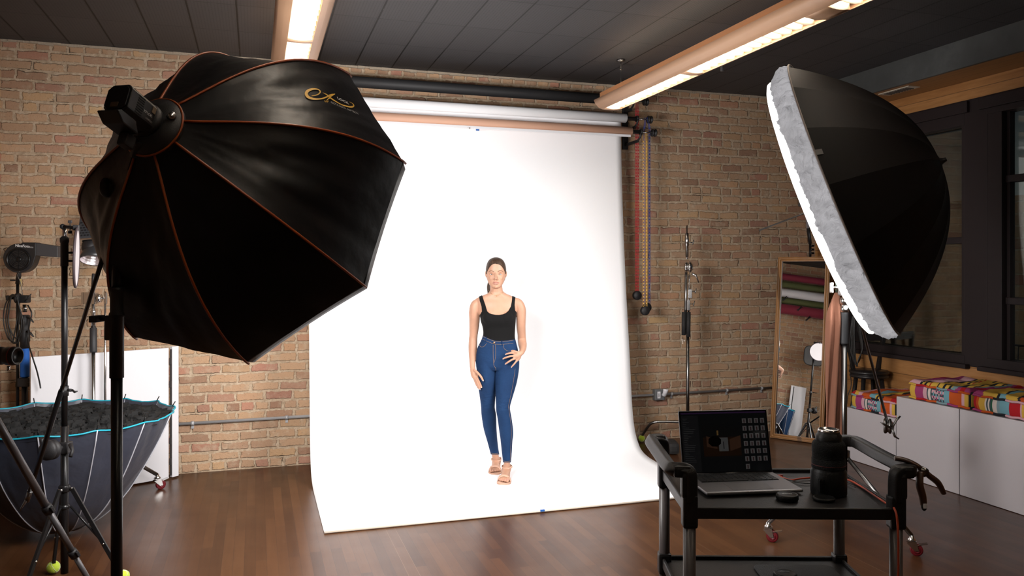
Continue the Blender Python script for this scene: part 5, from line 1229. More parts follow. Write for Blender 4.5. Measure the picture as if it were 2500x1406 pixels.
MB().lathe(W(-22, 868, 3.21), lx, [(0, 0), (.034, 0), (.036, .01), (.036, .05), (.033, .052), (.033, .070), (.037, .074), (.037, .112), (.034, .116), (.030, .116), (.028, .10), (0, .098)], 32).build('lens', mat('lens_black', (.012, .012, .012), .35), o)
MB().lathe(W(-22, 868, 3.21)+lx*.095, lx, [(.0372, 0), (.0382, .001), (.0382, .003), (.0372, .004)], 32).build('red_ring', mat('lens_red', (.22, .01, .01), .4), o)
MB().cyl(W(21, 893, 3.2), W(20, 905, 3.2), .006, n=8).build('foot_screw', CHR, o)

# ------------------------------------------------------------------ stand by the back wall
P6 = 7.45; bp = W(1679, 900, P6); zb = lambda v: zc(v, P6)
o = thing('grip_stand', 'chrome grip stand with double black foam sleeves in front of the brick wall', 'light stand', (bp.x, bp.y, 0))
MB().cyl((bp.x, bp.y, .16), (bp.x, bp.y, zb(822)), .0150, n=18).build('lower_tube', STEEL, o)
MB().cyl(W(1673, 815, P6), W(1675.5, 640, P6), .0130, n=16).build('column_tube', STEEL, o)
MB().lathe(W(1677, 632, P6), UP, [(.010, 0), (.010, .02), (.016, .02), (.016, .12), (.020, .122), (.020, .185), (.018, .19), (.018, .235), (.007, .24), (.006, .31), (0, .31)], 18).build('riser', CHR, o)
for a, b_ in ((1664, 1674), (1674.5, 1686)): MB().cyl(W((a+b_)/2, 818 if a < 1670 else 822, P6-.02), W((a+b_)/2+.8, 762, P6-.02), .0195, n=18).build('foam_sleeve', BLKR, o)
mb = MB(); mb.lathe(W(1672, 652, P6-.02), cw(1, -.3).normalized(), [(0, 0), (.045, 0), (.05, .01), (.05, .02), (.04, .025), (.04, .035), (.052, .04), (.052, .055), (.02, .075), (0, .075)], 24); mb.tube([W(1689, 668, P6-.04), W(1699, 672, P6-.04), W(1706, 690, P6-.05)], [.012, .009, .006], 8); mb.build('grip_head', CHR, o)
mb = MB(); mb.cyl(W(1683, 672, P6-.02), W(1681, 765, P6-.02), .0085, n=10); mb.box(W(1684.5, 717, P6-.02), (.036, .03, .085), RZm, .004); mb.box(W(1681, 745, P6-.02), (.028, .03, .10), RZm, .004); mb.build('baby_pin', CHR, o)
for u, v in ((1697, 711), (1693, 742), (1691, 592)):
    mb = MB(); mb.cyl(W(u-9, v, P6-.02), W(u, v, P6-.02), .005, n=8); mb.tube([W(u, v+5, P6-.02), W(u+1, v, P6-.02), W(u+3, v-7, P6-.02)], [.006, .006, .004], 8); mb.build('tee_knob', STEEL, o)
MB().tube([W(1667, 822, P6), W(1665, 830, P6), W(1667, 839, P6), W(1671, 835, P6), W(1669, 824, P6)], .0022, 6).build('carabiner', CHR, o)
lp = [W(1655, 1030, P6+.02), W(1632, 1029.5, P6+.03), W(1602, 1030, P6+.05), W(1588, 1035, P6+.07), W(1576, 1050, P6+.10)]; lp = [V((bp.x, bp.y, lp[0].z+.01))]+lp
bl = W(1566.5, 1066, P6+.12); bl.z = .0345
MB().tube([V(p) for p in smoothpath([tuple(p) for p in lp]+[tuple(bl+UP*.02)], 6)], .0125, 12).build('leg', STEEL, o)
for a in (.2, -1.6):
    d = cw(cos(a), sin(a)); MB().tube([V((bp.x, bp.y, .19)), V((bp.x, bp.y, .19))+d*.28, V((bp.x, bp.y, .12))+d*.34, V((bp.x, bp.y, .015))+d*.40], .0125, 12).build('leg', STEEL, o)
tennis_ball(bl, 'tennis ball on the curved chrome stand foot beside the white paper', .3)
sb = W(1640, 1062, 7.15); sb.z = .055
o = MB().box(sb, (.10, .22, .10), RZm, .03).build('sandbag', mat('sandbag_black', (.012, .011, .011), .8), None, loc=sb); tag(o, 'small black sandbag on the floor behind the laptop', 'sandbag')
# strobe on an upright arm above the mirror
DM = 8.03
o = thing('clamped_light', 'grey plastic light with white marks on a flat upright arm above the mirror', 'light', W(1965, 490, DM))
ar = W(1962, 462, DM); MB().tube([W(1963, 460, DM), W(1968, 520, DM), W(1973, 558, DM)], .019, 8, True, .35).build('arm', mat('arm_grey', (.23, .23, .25), .45), o)
MB().tube([W(1973, 557, DM), W(1978, 595, DM)], .0215, 10, True, .6).build('arm_grip', BLKM, o)
mb = MB(); mb.cyl(W(1978, 592, DM), W(1978, 640, DM), .012, n=12)
for v in (600, 609, 618): mb.cyl(W(1978, v, DM), W(1987, v, DM), .011, n=10)
mb.build('knob_column', BLK, o)
MB().cyl(W(1978, 625, DM), V((W(1978, 630, DM).x, W(1978, 630, DM).y, 0)), .012, n=12).build('stand_tube', BLK, o)
hc = W(1974, 490, DM-.10); Mh = RZm @ Matrix.Rotation(.22, 3, 'Y'); MB().box(hc, (.15, .14, .14), Mh, .02).build('head', mat('head_grey', (.085, .09, .10), .5), o)
mb = MB()
for i in range(5): mb.box(hc+Mh @ V((-.005+.016*i, -.071, .035-.003*i)), (.006, .003, .035), Mh)
mb.build('vent_slots', mat('slot_black', (.004, .004, .004), .8), o)
mb = MB(); mb.tube([hc+Mh @ V((-.04+.0, -.072, -.02)), hc+Mh @ V((-.02, -.072, -.002)), hc+Mh @ V((.005, -.072, .002))], .0028, 5); mb.box(hc+Mh @ V((.02, -.072, -.022)), (.035, .003, .014), Mh); mb.build('sticker', WHT, o)

# ------------------------------------------------------------------ mirror leaning in the corner
BL = W(1882, 1066, 7.78); BR = W(2010, 1085, 7.46); BL.z = BR.z = .004; me_ = Matrix.Rotation(R(1.5), 3, 'Z') @ (BR-BL).normalized(); BR = BL+me_*(BR-BL).length; mn = UP.cross(me_); 
if mn.dot(V((1, 1, 0))) < 0: mn = -mn
mu = (mn*.215+UP*1.742); MHt = mu.length; mu.normalize(); mw = (BR-BL).length; mnn = me_.cross(mu).normalized()
if mnn.dot(mn) < 0: mnn = -mnn
o = thing('leaning_mirror', 'tall narrow mirror in a golden wooden frame leaning against the corner', 'mirror', (BL+BR)/2)
def mp(a, b_, c=0): return BL+me_*a+mu*b_+mnn*c
FRW = wood_mat('golden_frame_wood', [(.2, (.24, .105, .032)), (.5, (.33, .155, .05)), (.8, (.40, .20, .07))], 2, .5, 0, .4, False)
fw_ = .042
for a, b_, c, d in (((0, 0), (mw, 0), (mw-fw_, fw_), (fw_, fw_)), ((mw, 0), (mw, MHt), (mw-fw_, MHt-fw_), (mw-fw_, fw_)), ((mw, MHt), (0, MHt), (fw_, MHt-fw_), (mw-fw_, MHt-fw_)), ((0, MHt), (0, 0), (fw_, fw_), (fw_, MHt-fw_))):
    mb = MB(); mb.prism([mp(*a), mp(*b_), mp(*c), mp(*d)], -mnn*.022)
    ctr = V(((a[0]+b_[0]+c[0]+d[0])/4, (a[1]+b_[1]+c[1]+d[1])/4, 0)); 
    i1 = [a[0]*.35+d[0]*.65, a[1]*.35+d[1]*.65]; i2 = [b_[0]*.35+c[0]*.65, b_[1]*.35+c[1]*.65]
    i3 = [a[0]*.8+d[0]*.2, a[1]*.8+d[1]*.2]; i4 = [b_[0]*.8+c[0]*.2, b_[1]*.8+c[1]*.2]
    mb.cyl(mp(i1[0], i1[1], -.022), mp(i2[0], i2[1], -.022), .006, n=8); mb.cyl(mp(i3[0], i3[1], -.021), mp(i4[0], i4[1], -.021), .005, n=8)
    mb.build('frame_rail', FRW, o)
MB().prism([mp(fw_-.004, fw_-.004, -.008), mp(mw-fw_+.004, fw_-.004, -.008), mp(mw-fw_+.004, MHt-fw_+.004, -.008), mp(fw_-.004, MHt-fw_+.004, -.008)], mnn*.006).build('mirror_glass', mat('mirror_silver', (.92, .93, .92), .0, 1.0), o)
# things on the left wall and floor that the mirror shows
def wroll(z, r, m, lab, y0=2.6, y1=5.55, grp='fabric rolls on the left wall'):
    o = thing('fabric_roll', lab, 'fabric roll', (XL+.16, (y0+y1)/2, z), grp)
    MB().lathe((XL+.16, y0, z), (0, 1, 0), [(0, 0), (r, 0), (r*1.0, (y1-y0)*.3), (r*1.04, (y1-y0)*.6), (r, y1-y0), (0, y1-y0)], 24).build('roll', m, o)
    for y in (y0+.3, y1-.3): MB().box((XL+.088, y, z-r-.006), (.15, .03, .010)).build('hook', BLKM, o)
REDF = mat('crimson_cloth', (.20, .012, .035), .75, sheen=.3); GRNF = mat('olive_cloth', (.085, .10, .032), .8); WF = mat('white_roll', (.7, .7, .74), .6)
wroll(3.075, .060, REDF, 'crimson fabric roll, topmost of the rolls reflected in the mirror'); wroll(2.935, .055, GRNF, 'olive fabric roll just above the white one in the mirror')
wroll(2.78, .075, WF, 'white roll in the middle of the stack reflected in the mirror'); wroll(2.64, .052, GRNF, 'olive fabric roll just below the white one in the mirror')
wroll(2.49, .088, REDF, 'thick crimson fabric roll, lowest of the rolls reflected in the mirror')
for y, z, c in ((5.05, 2.66, 0), (4.78, 2.52, 1), (4.62, 2.36, 2)):
    p = V((XL+.25, y, z)); o = thing('spring_clip', ['black clip on the lower olive roll in the mirror', 'black clip at the top of the lowest crimson roll in the mirror', 'black clip under the lowest crimson roll in the mirror'][c], 'clip', p, 'black clips on the fabric rolls')
    mb = MB(); mb.tube([p+V((0, -.03, .05)), p, p+V((0, .03, -.05))], [.006, .014, .006], 8); mb.tube([p+V((0, -.05, .03)), p, p+V((0, .05, -.04))], [.005, .01, .005], 8); mb.build('jaw', BLKM, o)
gc = V((-1.47, 4.50, 1.70))
o = thing('focus_target', 'grey rounded focus target on a black stand reflected in the mirror', 'focus target', (gc.x, gc.y, 0))
N = 48; rp = []
for i in range(N):
    q = 2*pi*i/N; k = .165/max(abs(cos(q))**1, abs(sin(q))**1); k = .165/((abs(cos(q))**4+abs(sin(q))**4)**.25); rp.append(gc+V((0, cos(q)*k, sin(q)*k)))
MB().prism(rp, (.006, 0, 0)).build('card', mat('mid_grey_card', (.13, .135, .14), .7), o); MB().tube(rp, .008, 8, closed=True).build('rim', BLKM, o)
mb = MB()
for r in (.022, .034): mb.tube([gc+V((.008, r*cos(2*pi*i/24), r*sin(2*pi*i/24))) for i in range(24)], .0016, 5, closed=True)
for a, b_ in ((1, 0), (0, 1)): mb.cyl(gc+V((.008, .05*a, .05*b_)), gc+V((.008, -.05*a, -.05*b_)), .0014, n=5)
mb.build('target_mark', mat('target_white', (.5, .5, .5), .7), o)
MB().cyl((gc.x, gc.y, .08), (gc.x, gc.y, gc.z-.16), .012, n=12).build('stand_tube', BLK, o)
tripod_legs(o, (gc.x, gc.y, 0), .5, .3, [V((gc.x, gc.y, .01))+V((.3*cos(a), .3*sin(a), 0)) for a in (.4, 2.2, 4.4)], .007, BLK)

# a small board and a blue umbrella that only the mirror shows
wb_ = V((-1.74, 4.66, 0)); o = thing('white_board', 'white board with a dark hinge line reflected low in the mirror', 'reflector board', wb_)
MB().box(wb_+V((0, 0, .60)), (.03, .26, 1.12), Matrix.Rotation(.04, 3, 'X'), .003).build('panel', WHT, o); MB().box(wb_+V((.017, .085, .60)), (.004, .014, 1.1), Matrix.Rotation(.04, 3, 'X')).build('hinge_tape', BLKM, o)
ub_ = V((-1.58, 4.88, .02)); o = thing('photo_umbrella', 'small dark blue umbrella with cyan rim reflected low in the mirror', 'umbrella', ub_)
BLU = mat('navy_nylon', (.015, .045, .11), .45)
def uf(i, j): q = 2*pi*i; r = .21*j**.7; return ub_+V((r*cos(q)+.05*j, r*sin(q)*.8+.02, .70*j+.02*sin(q*2)*j))
MB().grid(uf, 36, 14).build('fabric', BLU, o); MB().tube([uf(i/48, 1) for i in range(48)], .006, 6, closed=True).build('rim_piping', CYAN, o)
for k in range(8): MB().tube([uf(k/8, j/12)+V((cos(2*pi*k/8), sin(2*pi*k/8), 0))*.003 for j in range(13)], .0035, 6).build('rib_seam', PIPW, o)

# tan cloth hanging from the right stand
hk = W(2041, 702, 4.97)
o = thing('hanging_cloth', 'long tan cloth hanging from a hook beside the mirror', 'cloth', hk)
CLO = mat('tan_canvas', (.20, .082, .048), .9, bump=.3, bs=14)
def clf(i, j):
    q = 2*pi*i; wd = .010+.046*min(1, (j/.13))**.8+.008*sin(j*7); dp = .006+.018*min(1, j/.15); x = math.copysign(abs(cos(q))**.8, cos(q))*wd*(1+.10*noise.noise(V((i*6, j*5, 0)))); y = sin(q)*dp*(1+.8*sin(x*120+j*4))
    cxv = W(2042-8*min(1, j*1.1), 714, 4.97); return V((cxv.x, cxv.y, cxv.z-1.16*j))+cw(x, y)
mb = MB(); mb.grid(clf, 48, 50); mb.build('cloth', CLO, o); MB().tube([hk+cw(.01, 0, .06), hk+cw(0, 0, .05), hk, hk+cw(.004, 0, -.035)], .005, 8).build('hook', mat('hook_green', (.05, .08, .05), .5), o)
# black bar stool
bs_ = W(2122, 920, 7.3); sx2, sy2, zs = bs_.x, bs_.y, zc(905, 7.3)
o = thing('bar_stool', 'black round-seated bar stool with backrest in the corner behind the cushions', 'stool', (sx2, sy2, 0))
BW = mat('black_wood', (.014, .012, .012), .35)
MB().lathe((sx2, sy2, zs-.06), UP, [(0, 0), (.15, 0), (.165, .01), (.165, .025), (.150, .03), (.150, .035), (.17, .042), (.17, .058), (.155, .068), (0, .07)], 36).build('seat', BW, o)
for a in (.9, 2.3, 3.9, 5.3):
    d = cw(cos(a), sin(a)); MB().cyl(V((sx2, sy2, zs-.06))+d*.12, V((sx2, sy2, 0))+d*.20, .019, .019).build('leg', BW, o)
mb = MB(); mb.tube([V((sx2, sy2, .28))+cw(.168*cos(a), .168*sin(a)) for a in [2*pi*i/32 for i in range(32)]], .009, 8, closed=True); mb.build('foot_ring', STEEL, o)
for s in (-.13, .15): MB().box(V((sx2, sy2, zs+.15))+cw(s, .10), (.03, .04, .32), RZm @ Matrix.Rotation(.18 if s > 0 else -.18, 3, 'Y'), .004).build('back_post', BW, o)
MB().box(V((sx2, sy2, zs+.30))+cw(.01, .10), (.36, .025, .07), RZm, .006).build('back_rail', BW, o)
o = thing('cable_bundle', 'coils of black cable hanging from the stool back behind the right stand', 'cable', W(2090, 800, 6.85))
for k in range(4):
    P = [(2082+2*k, 770), (2077+3*k, 810), (2076+4*k, 850+6*k), (2086+2*k, 885+3*k), (2098-1*k, 880), (2103+k, 850), (2096+2*k, 810), (2088+2*k, 775)]
    MB().tube([V(p) for p in smoothpath([tuple(W(u, v, 6.85-.02*k)) for u, v in P], 6)], .0055, 6).build('cable_loop', CBL, o)
cable('power_cable', 'single black cord with white end hanging by the low white cube', [W(2077, 870, 6.85), W(2075, 900, 6.86), W(2078, 940, 6.87), W(2070, 965, 6.87), W(2068, 985, 6.88)], .004, CBL)
# ------------------------------------------------------------------ white display cubes and patchwork cushions
CUB = mat('white_laminate', (.50, .47, .49), .22, spec=.5, coat=.15)
CX0, CX1 = 4.855, 5.452
def cube(y0, y1, h, lab):
    o = MB().box(((CX0+CX1)/2, (y0+y1)/2, h/2+.003), (CX1-CX0, y1-y0-.004, h), bev=.003).build('display_cube', CUB, None, loc=((CX0+CX1)/2, (y0+y1)/2, 0)); tag(o, lab, 'display cube', 'white display cubes along the window wall')
cube(5.163, 5.75, .44, 'low white cube, farthest of the row, under the partly hidden cushion')
cube(4.560, 5.160, .62, 'tall white cube in the middle of the row beside the low one')
cube(3.960, 4.557, .62, 'tall white cube nearest the camera, cut by the right picture edge')
cube(3.360, 3.957, .62, 'tall white cube continuing the row beyond the right picture edge') if False else None
PAL = {'y': (.58, .36, .06), 'o': (.48, .085, .018), 'r': (.38, .015, .02), 'b': (.16, .34, .40), 'p': (.58, .33, .37), 'm': (.30, .045, .14), 'k': (.018, .02, .025), 'g': (.05, .08, .09), 's': (.20, .30, .33), 'w': (.62, .55, .50), 'd': (.03, .12, .07)}
PATCH = vcol_mat('patchwork_cloth')
def cushion(x0, x1, y0, y1, z0, th, lab, side, top, seed):
    o = thing('patchwork_cushion', lab, 'cushion', ((x0+x1)/2, (y0+y1)/2, z0), 'patchwork floor cushions on the white cubes'); rnd = random.Random(seed)
    def band(seq, t):
        tot = sum(w_ for _, w_ in seq); t *= tot
        for c, w_ in seq:
            if t < w_: return c
            t -= w_
        return seq[-1][0]
    N = 56; w_, h_ = x1-x0, y1-y0
    def shape(a, b_, zz):                 # a,b in -1..1
        e = .012*(1-zz*zz)
        return a, b_
    def add(fn, nu, nv, colf, nm):
        mb = MB(); mb.grid(fn, nu, nv); o_ = mb.build(nm, PATCH, o, merge=False)
        at = o_.data.attributes.new('patch', 'FLOAT_COLOR', 'CORNER'); k = 0
        for p in o_.data.polygons:
            i, j = (p.index % nu+.5)/nu, (p.index//nu+.5)/nu*nu/nv; c = colf(i, j)
            for _ in p.loop_indices: at.data[k].color = (*PAL[c], 1); k += 1
        return o_
    per_ = lambda t: (lambda s, f: [(-1+2*f, -1), (1, -1+2*f), (1-2*f, 1), (-1, 1-2*f)][s])(min(3, int(t*4)), t*4-min(3, int(t*4)))
    def sidef(i, j):
        a, b_ = per_(i); bul = 1+.035*sin(pi*j)-.012*abs(sin(i*40)); r = ((abs(a)**14+abs(b_)**14)**(1/14)); a, b_ = a/r, b_/r
        return V(((x0+x1)/2+a*w_/2*bul, (y0+y1)/2+b_*h_/2*bul, z0+.012+(th-.03)*j+.004*noise.noise(V((i*30, j*4, seed)))))
    def sidec(i, j):
        s = int(i*4); f = i*4-s
        if s == 3: c = band(side, 1-f if False else f)
        elif s == 0: c = band(side[::-1], f)
        else: c = band(side, (f*1.3) % 1)
        if c == '#':                       # small checked patches
            return rnd_tab[int(f*30+j*9) % len(rnd_tab)] if int(f*44) % 2 else ('p' if int(j*5) % 2 else 'g')
        if c == '=': return 'w' if int(f*60) % 2 else 'g'
        return c
    rnd_tab = ['b', 's', 'p', 'g', 'm', 'b']
    add(sidef, 192, 10, sidec, 'side_panel')
    tf = [(-.5, -.5), (.5, -.5), (-.5, .5), (.5, .5), (0, 0)]
    def topf(i, j):
        a, b_ = 2*i-1, 2*j-1; r = 1.0; d = min(math.hypot(a-p, b_-q) for p, q in tf)
        edge = min(1, (1-max(abs(a), abs(b_)))/.10); z = z0+th-.018+.030*edge**.6-.036*math.exp(-(d/.16)**2)*edge+.006*noise.noise(V((a*3, b_*3, seed)))+.003*sin(14*d)*edge
        return V(((x0+x1)/2+a*w_/2, (y0+y1)/2+b_*h_/2, z))
    def topc(i, j):
        s = band(top, (j*1.0+.10*sin(i*5+seed)+.0) % 1.0)
        if s == '=': return 'k' if int(j*30) % 3 == 0 else 'y'
        if s == '#': return ['p', 'g', 'b', 'w'][(int(i*9)+int(j*30)) % 4]
        return s
    add(topf, N, N, topc, 'top_panel')
    cols = 'poymbkrpsgoy'
    for zz in (z0+.010, z0+th-.020):
        nseg = 96; mb = MB(); pts = []
        for i in range(nseg):
            a, b_ = per_(i/nseg); r = ((abs(a)**14+abs(b_)**14)**(1/14)); pts.append(V(((x0+x1)/2+a/r*w_/2*1.02, (y0+y1)/2+b_/r*h_/2*1.02, zz+.003*sin(i*1.3))))
        mb.tube(pts, .0085, 8, closed=True); o_ = mb.build('rolled_edge', PATCH, o, merge=False)
        at = o_.data.attributes.new('patch', 'FLOAT_COLOR', 'CORNER'); k = 0
        for p in o_.data.polygons:
            c = cols[(p.index//8//4*7+seed) % len(cols)]
            for _ in p.loop_indices: at.data[k].color = (*PAL[c], 1); k += 1
    return o
S1_ = [('y', 5), ('m', 4), ('p', 2), ('=', 3), ('#', 6), ('b', 3), ('o', 6), ('p', 2), ('y', 2), ('k', .5)]
cushion(4.875, 5.44, 5.185, 5.70, .444, .135, 'patchwork cushion on the low cube, partly hidden by the tall cube', S1_, [('r', 5), ('o', 4), ('k', 1), ('=', 3), ('b', 3), ('o', 4), ('p', 2), ('y', 2)], 2)
cushion(4.89, 5.44, 4.50, 5.075, .624, .135, 'patchwork cushion with grey-pink top on the middle cube, yellow front corner', S1_, [('r', 2), ('m', 1.5), ('s', 2), ('=', 6), ('y', 3), ('r', .6), ('=', 3), ('k', 1), ('p', 5), ('m', 3)], 5)
cushion(4.89, 5.44, 3.925, 4.485, .624, .135, 'patchwork cushion at the right picture edge, magenta front corner', [('r', 3), ('o', 2), ('y', 3), ('=', 3), ('d', 1.5), ('w', 2), ('s', 2), ('b', 5), ('r', 5), ('p', 1.5), ('y', 3), ('k', 1.5), ('s', 1.5), ('m', 5)], [('m', 4), ('b', 3), ('o', 2), ('k', 1), ('y', 4), ('b', 2), ('k', 1), ('y', 5), ('m', 3)], 9)

# ------------------------------------------------------------------ utility cart in the foreground
CA = -TH+R(-1.0); ca_, sa_ = cos(CA), sin(CA)
CO = cw(.6105, 2.765)
def cl(x, y, z): return V((CO.x+x*ca_-y*sa_, CO.y+x*sa_+y*ca_, z))
CM = Matrix.Rotation(CA, 3, 'Z')
CWD, CDP, TZ = .705, .50, .818
PLB = mat('black_cart_plastic', (.0085, .0075, .0078), .45, spec=.38, bump=.12, bs=220); POST = mat('grey_brown_post', (.060, .049, .048), .42, coat=.1)
o = thing('utility_cart', 'black two-shelf utility cart with grey posts in the right foreground', 'cart', cl(0, 0, 0))
for x in (0, CWD):
    for y in (0, CDP):
        MB().lathe(cl(x, y, .13), UP, [(0, 0), (.0215, 0), (.0215, TZ-.16), (0, TZ-.16)], 28).build('post', POST, o)
        mb = MB(); mb.box(cl(x, y, TZ-.005), (.052, .052, .115), CM, .010); mb.build('corner_block', PLB, o, bevel=.002)
        mb = MB(); mb.box(cl(x, y, .45), (.052, .052, .085), CM, .010); mb.build('lower_block', PLB, o)
        mb = MB(); c = cl(x, y, .055); mb.lathe(c-CM @ V((.014, 0, 0)), CM @ V((1, 0, 0)), [(0, 0), (.045, .002), (.052, .008), (.052, .02), (.045, .026), (0, .028)], 22); mb.build('wheel', BLKR, o)
        mb = MB(); mb.box(cl(x, y, .118), (.045, .06, .02), CM, .004); mb.box(cl(x-.02, y, .085), (.004, .04, .07), CM); mb.box(cl(x+.02, y, .085), (.004, .04, .07), CM); mb.build('caster_fork', PLB, o)
def tray(z, nm):
    mb = MB(); x0, x1, y0, y1 = -.0, CWD+.0, -.018, CDP+.018; lip = .012
    mb.box(cl((x0+x1)/2, (y0+y1)/2, z-.010), (x1-x0+.02, y1-y0, .016), CM)
    for a, b_, c, d in ((x0-.012, y0-.006, x1+.012, y0+lip), (x0-.012, y1-lip, x1+.012, y1+.006), (x0-.012, y0, x0+lip-.012, y1), (x1-lip+.012, y0, x1+.012, y1)):
        mb.box(cl((a+c)/2, (b_+d)/2, z-.008), (c-a, d-b_, .040), CM, .004)
    return mb.build(nm, PLB, o, bevel=.002)
tray(TZ, 'top_tray'); tray(.462, 'bottom_shelf')
def rtube(mb, pts, w_, h_):
    n = 12; vs = []
    pts = [V(p) for p in smoothpath([tuple(p) for p in pts], 5)]
    mb.tube(pts, w_, 20, True, .92, sq=.45)
for s, x in ((-1, 0), (1, CWD)):
    mb = MB(); e = .058*s
    rtube(mb, [cl(x, -.004, TZ+.03), cl(x, -.004, TZ+.105), cl(x+e*.15, .0, TZ+.130), cl(x+e*.75, .012, TZ+.132), cl(x+e, .045, TZ+.130), cl(x+e, .25, TZ+.128), cl(x+e, .455, TZ+.130), cl(x+e*.75, .490, TZ+.130), cl(x+e*.15, CDP, TZ+.126), cl(x, CDP+.004, TZ+.100), cl(x, CDP+.004, TZ+.03)], .0235, .0235)
    for y in (-.004, CDP+.004): mb.box(cl(x+e*.12, y, TZ+.085), (.046, .044, .09), CM, .012); mb.box(cl(x+e*.45, y+(.004 if y < .1 else -.004), TZ+.131), (.062, .042, .042), CM, .012)
    mb.build('handle', PLB, o)
MB().box(cl(.045, .012, TZ+.0), (.012, .008, .002), CM).build('sticker', mat('chip_white', (.35, .33, .3), .7), o)
# laptop
LA = -TH+R(7.2); LM = Matrix.Rotation(LA, 3, 'Z'); LO = cw(.671+.184, 3.175); LOz = TZ+.003
def lp_(x, y, z): v = LM @ V((x, y, 0)); return V((LO.x+v.x, LO.y+v.y, LOz+z))
o = thing('laptop', 'open silver laptop with a dark photo-editing screen on the cart', 'laptop', lp_(0, -.12, 0))
ALM = mat('silver_aluminium', (.22, .215, .228), .38, .75); SCB = mat('screen_glass', (.006, .006, .007), .08, spec=.6); KEYM = mat('key_black', (.012, .012, .013), .5)
LW, LD = .370, .252
MB().box(lp_(0, -LD/2, .0085), (LW, LD, .013), LM, .006).build('base', ALM, o, bevel=.002)
MB().box(lp_(0, -.066, .0153), (LW*.83, .108, .0012), LM).build('keyboard_well', mat('well_black', (.006, .006, .006), .6), o)
mb = MB()
for r in range(6):
    n = 14; y = -.018-.0182*r
    for k in range(n):
        if r == 5 and 4 <= k <= 8:
            if k == 6: mb.box(lp_(-.153+.0219*(k+.5)-.005, y, .0168), (.095, .0155, .0022), LM)
            continue
        mb.box(lp_(-.153+.0219*(k+.5), y, .0168), (.0188, .0155 if r else .010, .0022), LM)
kb = mb.build('keyboard_keys', KEYM, o); kb['kind'] = 'stuff'
MB().box(lp_(.0, -.187, .0152), (.155, .098, .0008), LM).build('trackpad', mat('trackpad', (.25, .245, .26), .3, .7), o)
MB().box(lp_(0, -LD-.0005, .011), (.05, .003, .004), LM).build('notch', ALM, o)
MB().cyl(lp_(-.165, .002, .012), lp_(.165, .002, .012), .006, n=12).build('hinge', BLK, o)
TL = R(13); st = LM @ V((0, sin(TL), 0)); st.z = cos(TL); sr = LM @ V((1, 0, 0)); snr = sr.cross(st).normalized()
sM = Matrix((sr, st, snr)).transposed()
S0_ = lp_(0, .004, .010)
def sp_(x, y, z=0): return S0_+sr*x+st*y+snr*z       # x from centre, y up the lid, z out of the glass
SH = .250
lid = MB().box(sp_(0, SH/2, -.002), (LW, SH, .005), sM, .004).build('lid', ALM, o, bevel=.001)
MB().box(sp_(0, SH/2, .0010), (LW-.004, SH-.004, .0012), sM).build('bezel', SCB, o)
def scr(nm, col, e, rects, z=.0022):
    m_ = mat(nm+'_glow', tuple(c*.2 for c in col), .12, emit=col, es=e*.24); mb = MB()
    for x, y, w2, h2 in rects: mb.add([sp_(x, y, z), sp_(x+w2, y, z), sp_(x+w2, y+h2, z), sp_(x, y+h2, z)], [(0, 1, 2, 3)], False)
    return mb.build(nm, m_, lid, merge=False)
sw, sh_ = LW-.016, SH-.018; sx0, sy0 = -sw/2, .010
X = lambda a: sx0+a*sw
Y = lambda b_: sy0+(1-b_)*sh_
def rc_(a, b_, c, d): return (X(a), Y(d), (c-a)*sw, (d-b_)*sh_)
scr('screen', (.006, .0065, .007), 1.0, [rc_(0, 0, 1, 1)], .0018)
scr('menu_bar', (.035, .015, .05), 1.0, [rc_(0, 0, 1, .025)])
scr('side_panel', (.012, .012, .013), 1.0, [rc_(0, .05, .2, 1)], .0020)
rnd = random.Random(4)
scr('panel_text', (.05, .05, .05), 1.0, [rc_(.02, .10+.03*i, .04+.12*rnd.random(), .108+.03*i) for i in range(27)])
scr('preview_floor', (.018, .008, .004), 1.0, [rc_(.24, .33, .68, .74)], .0021)
scr('preview_ceiling', (.006, .006, .006), 1.0, [rc_(.24, .24, .68, .42)], .00215)
scr('preview_backdrop', (.09, .09, .09), 1.0, [rc_(.42, .43, .53, .66)], .0024)
mb = MB(); 
for pts in ([(.28, .40), (.40, .46), (.40, .62), (.28, .58)], [(.55, .46), (.68, .40), (.68, .60), (.55, .66)]): mb.add([sp_(X(a), Y(b_), .0023) for a, b_ in pts], [(0, 1, 2, 3)], False)
mb.build('preview_walls', mat('preview_brick_glow', (.005, .003, .002), .12, emit=(.035, .016, .009), es=.4), lid, merge=False)
scr('preview_lamp', (.16, .09, .03), 1.0, [rc_(.405, .31, .425, .39)], .0024)
mb = MB(); mb.add([sp_(X(.375)+.028*cos(2*pi*i/8+.3), Y(.49)+.022*sin(2*pi*i/8+.3), .0026) for i in range(8)], [list(range(8))], False); mb.build('preview_softbox', mat('preview_black', (.002, .002, .002), .1), lid, merge=False)
scr('preview_person', (.012, .012, .014), 1.0, [rc_(.472, .50, .482, .62)], .0026)
th1, th2 = [], []
for r in range(7):
    for c in range(4):
        if r == 6 and c > 0: continue
        a = .715+.072*c-(0 if r < 5 else -.0); b_ = .115+.128*r
        th1.append(rc_(a, b_, a+.048, b_+.082)); th2.append(rc_(a+.018, b_+.018, a+.030, b_+.076))
scr('thumbnail_grid', (.11, .10, .10), 1.0, th1); scr('thumbnail_figures', (.035, .015, .015), 1.0, th2, .0026)
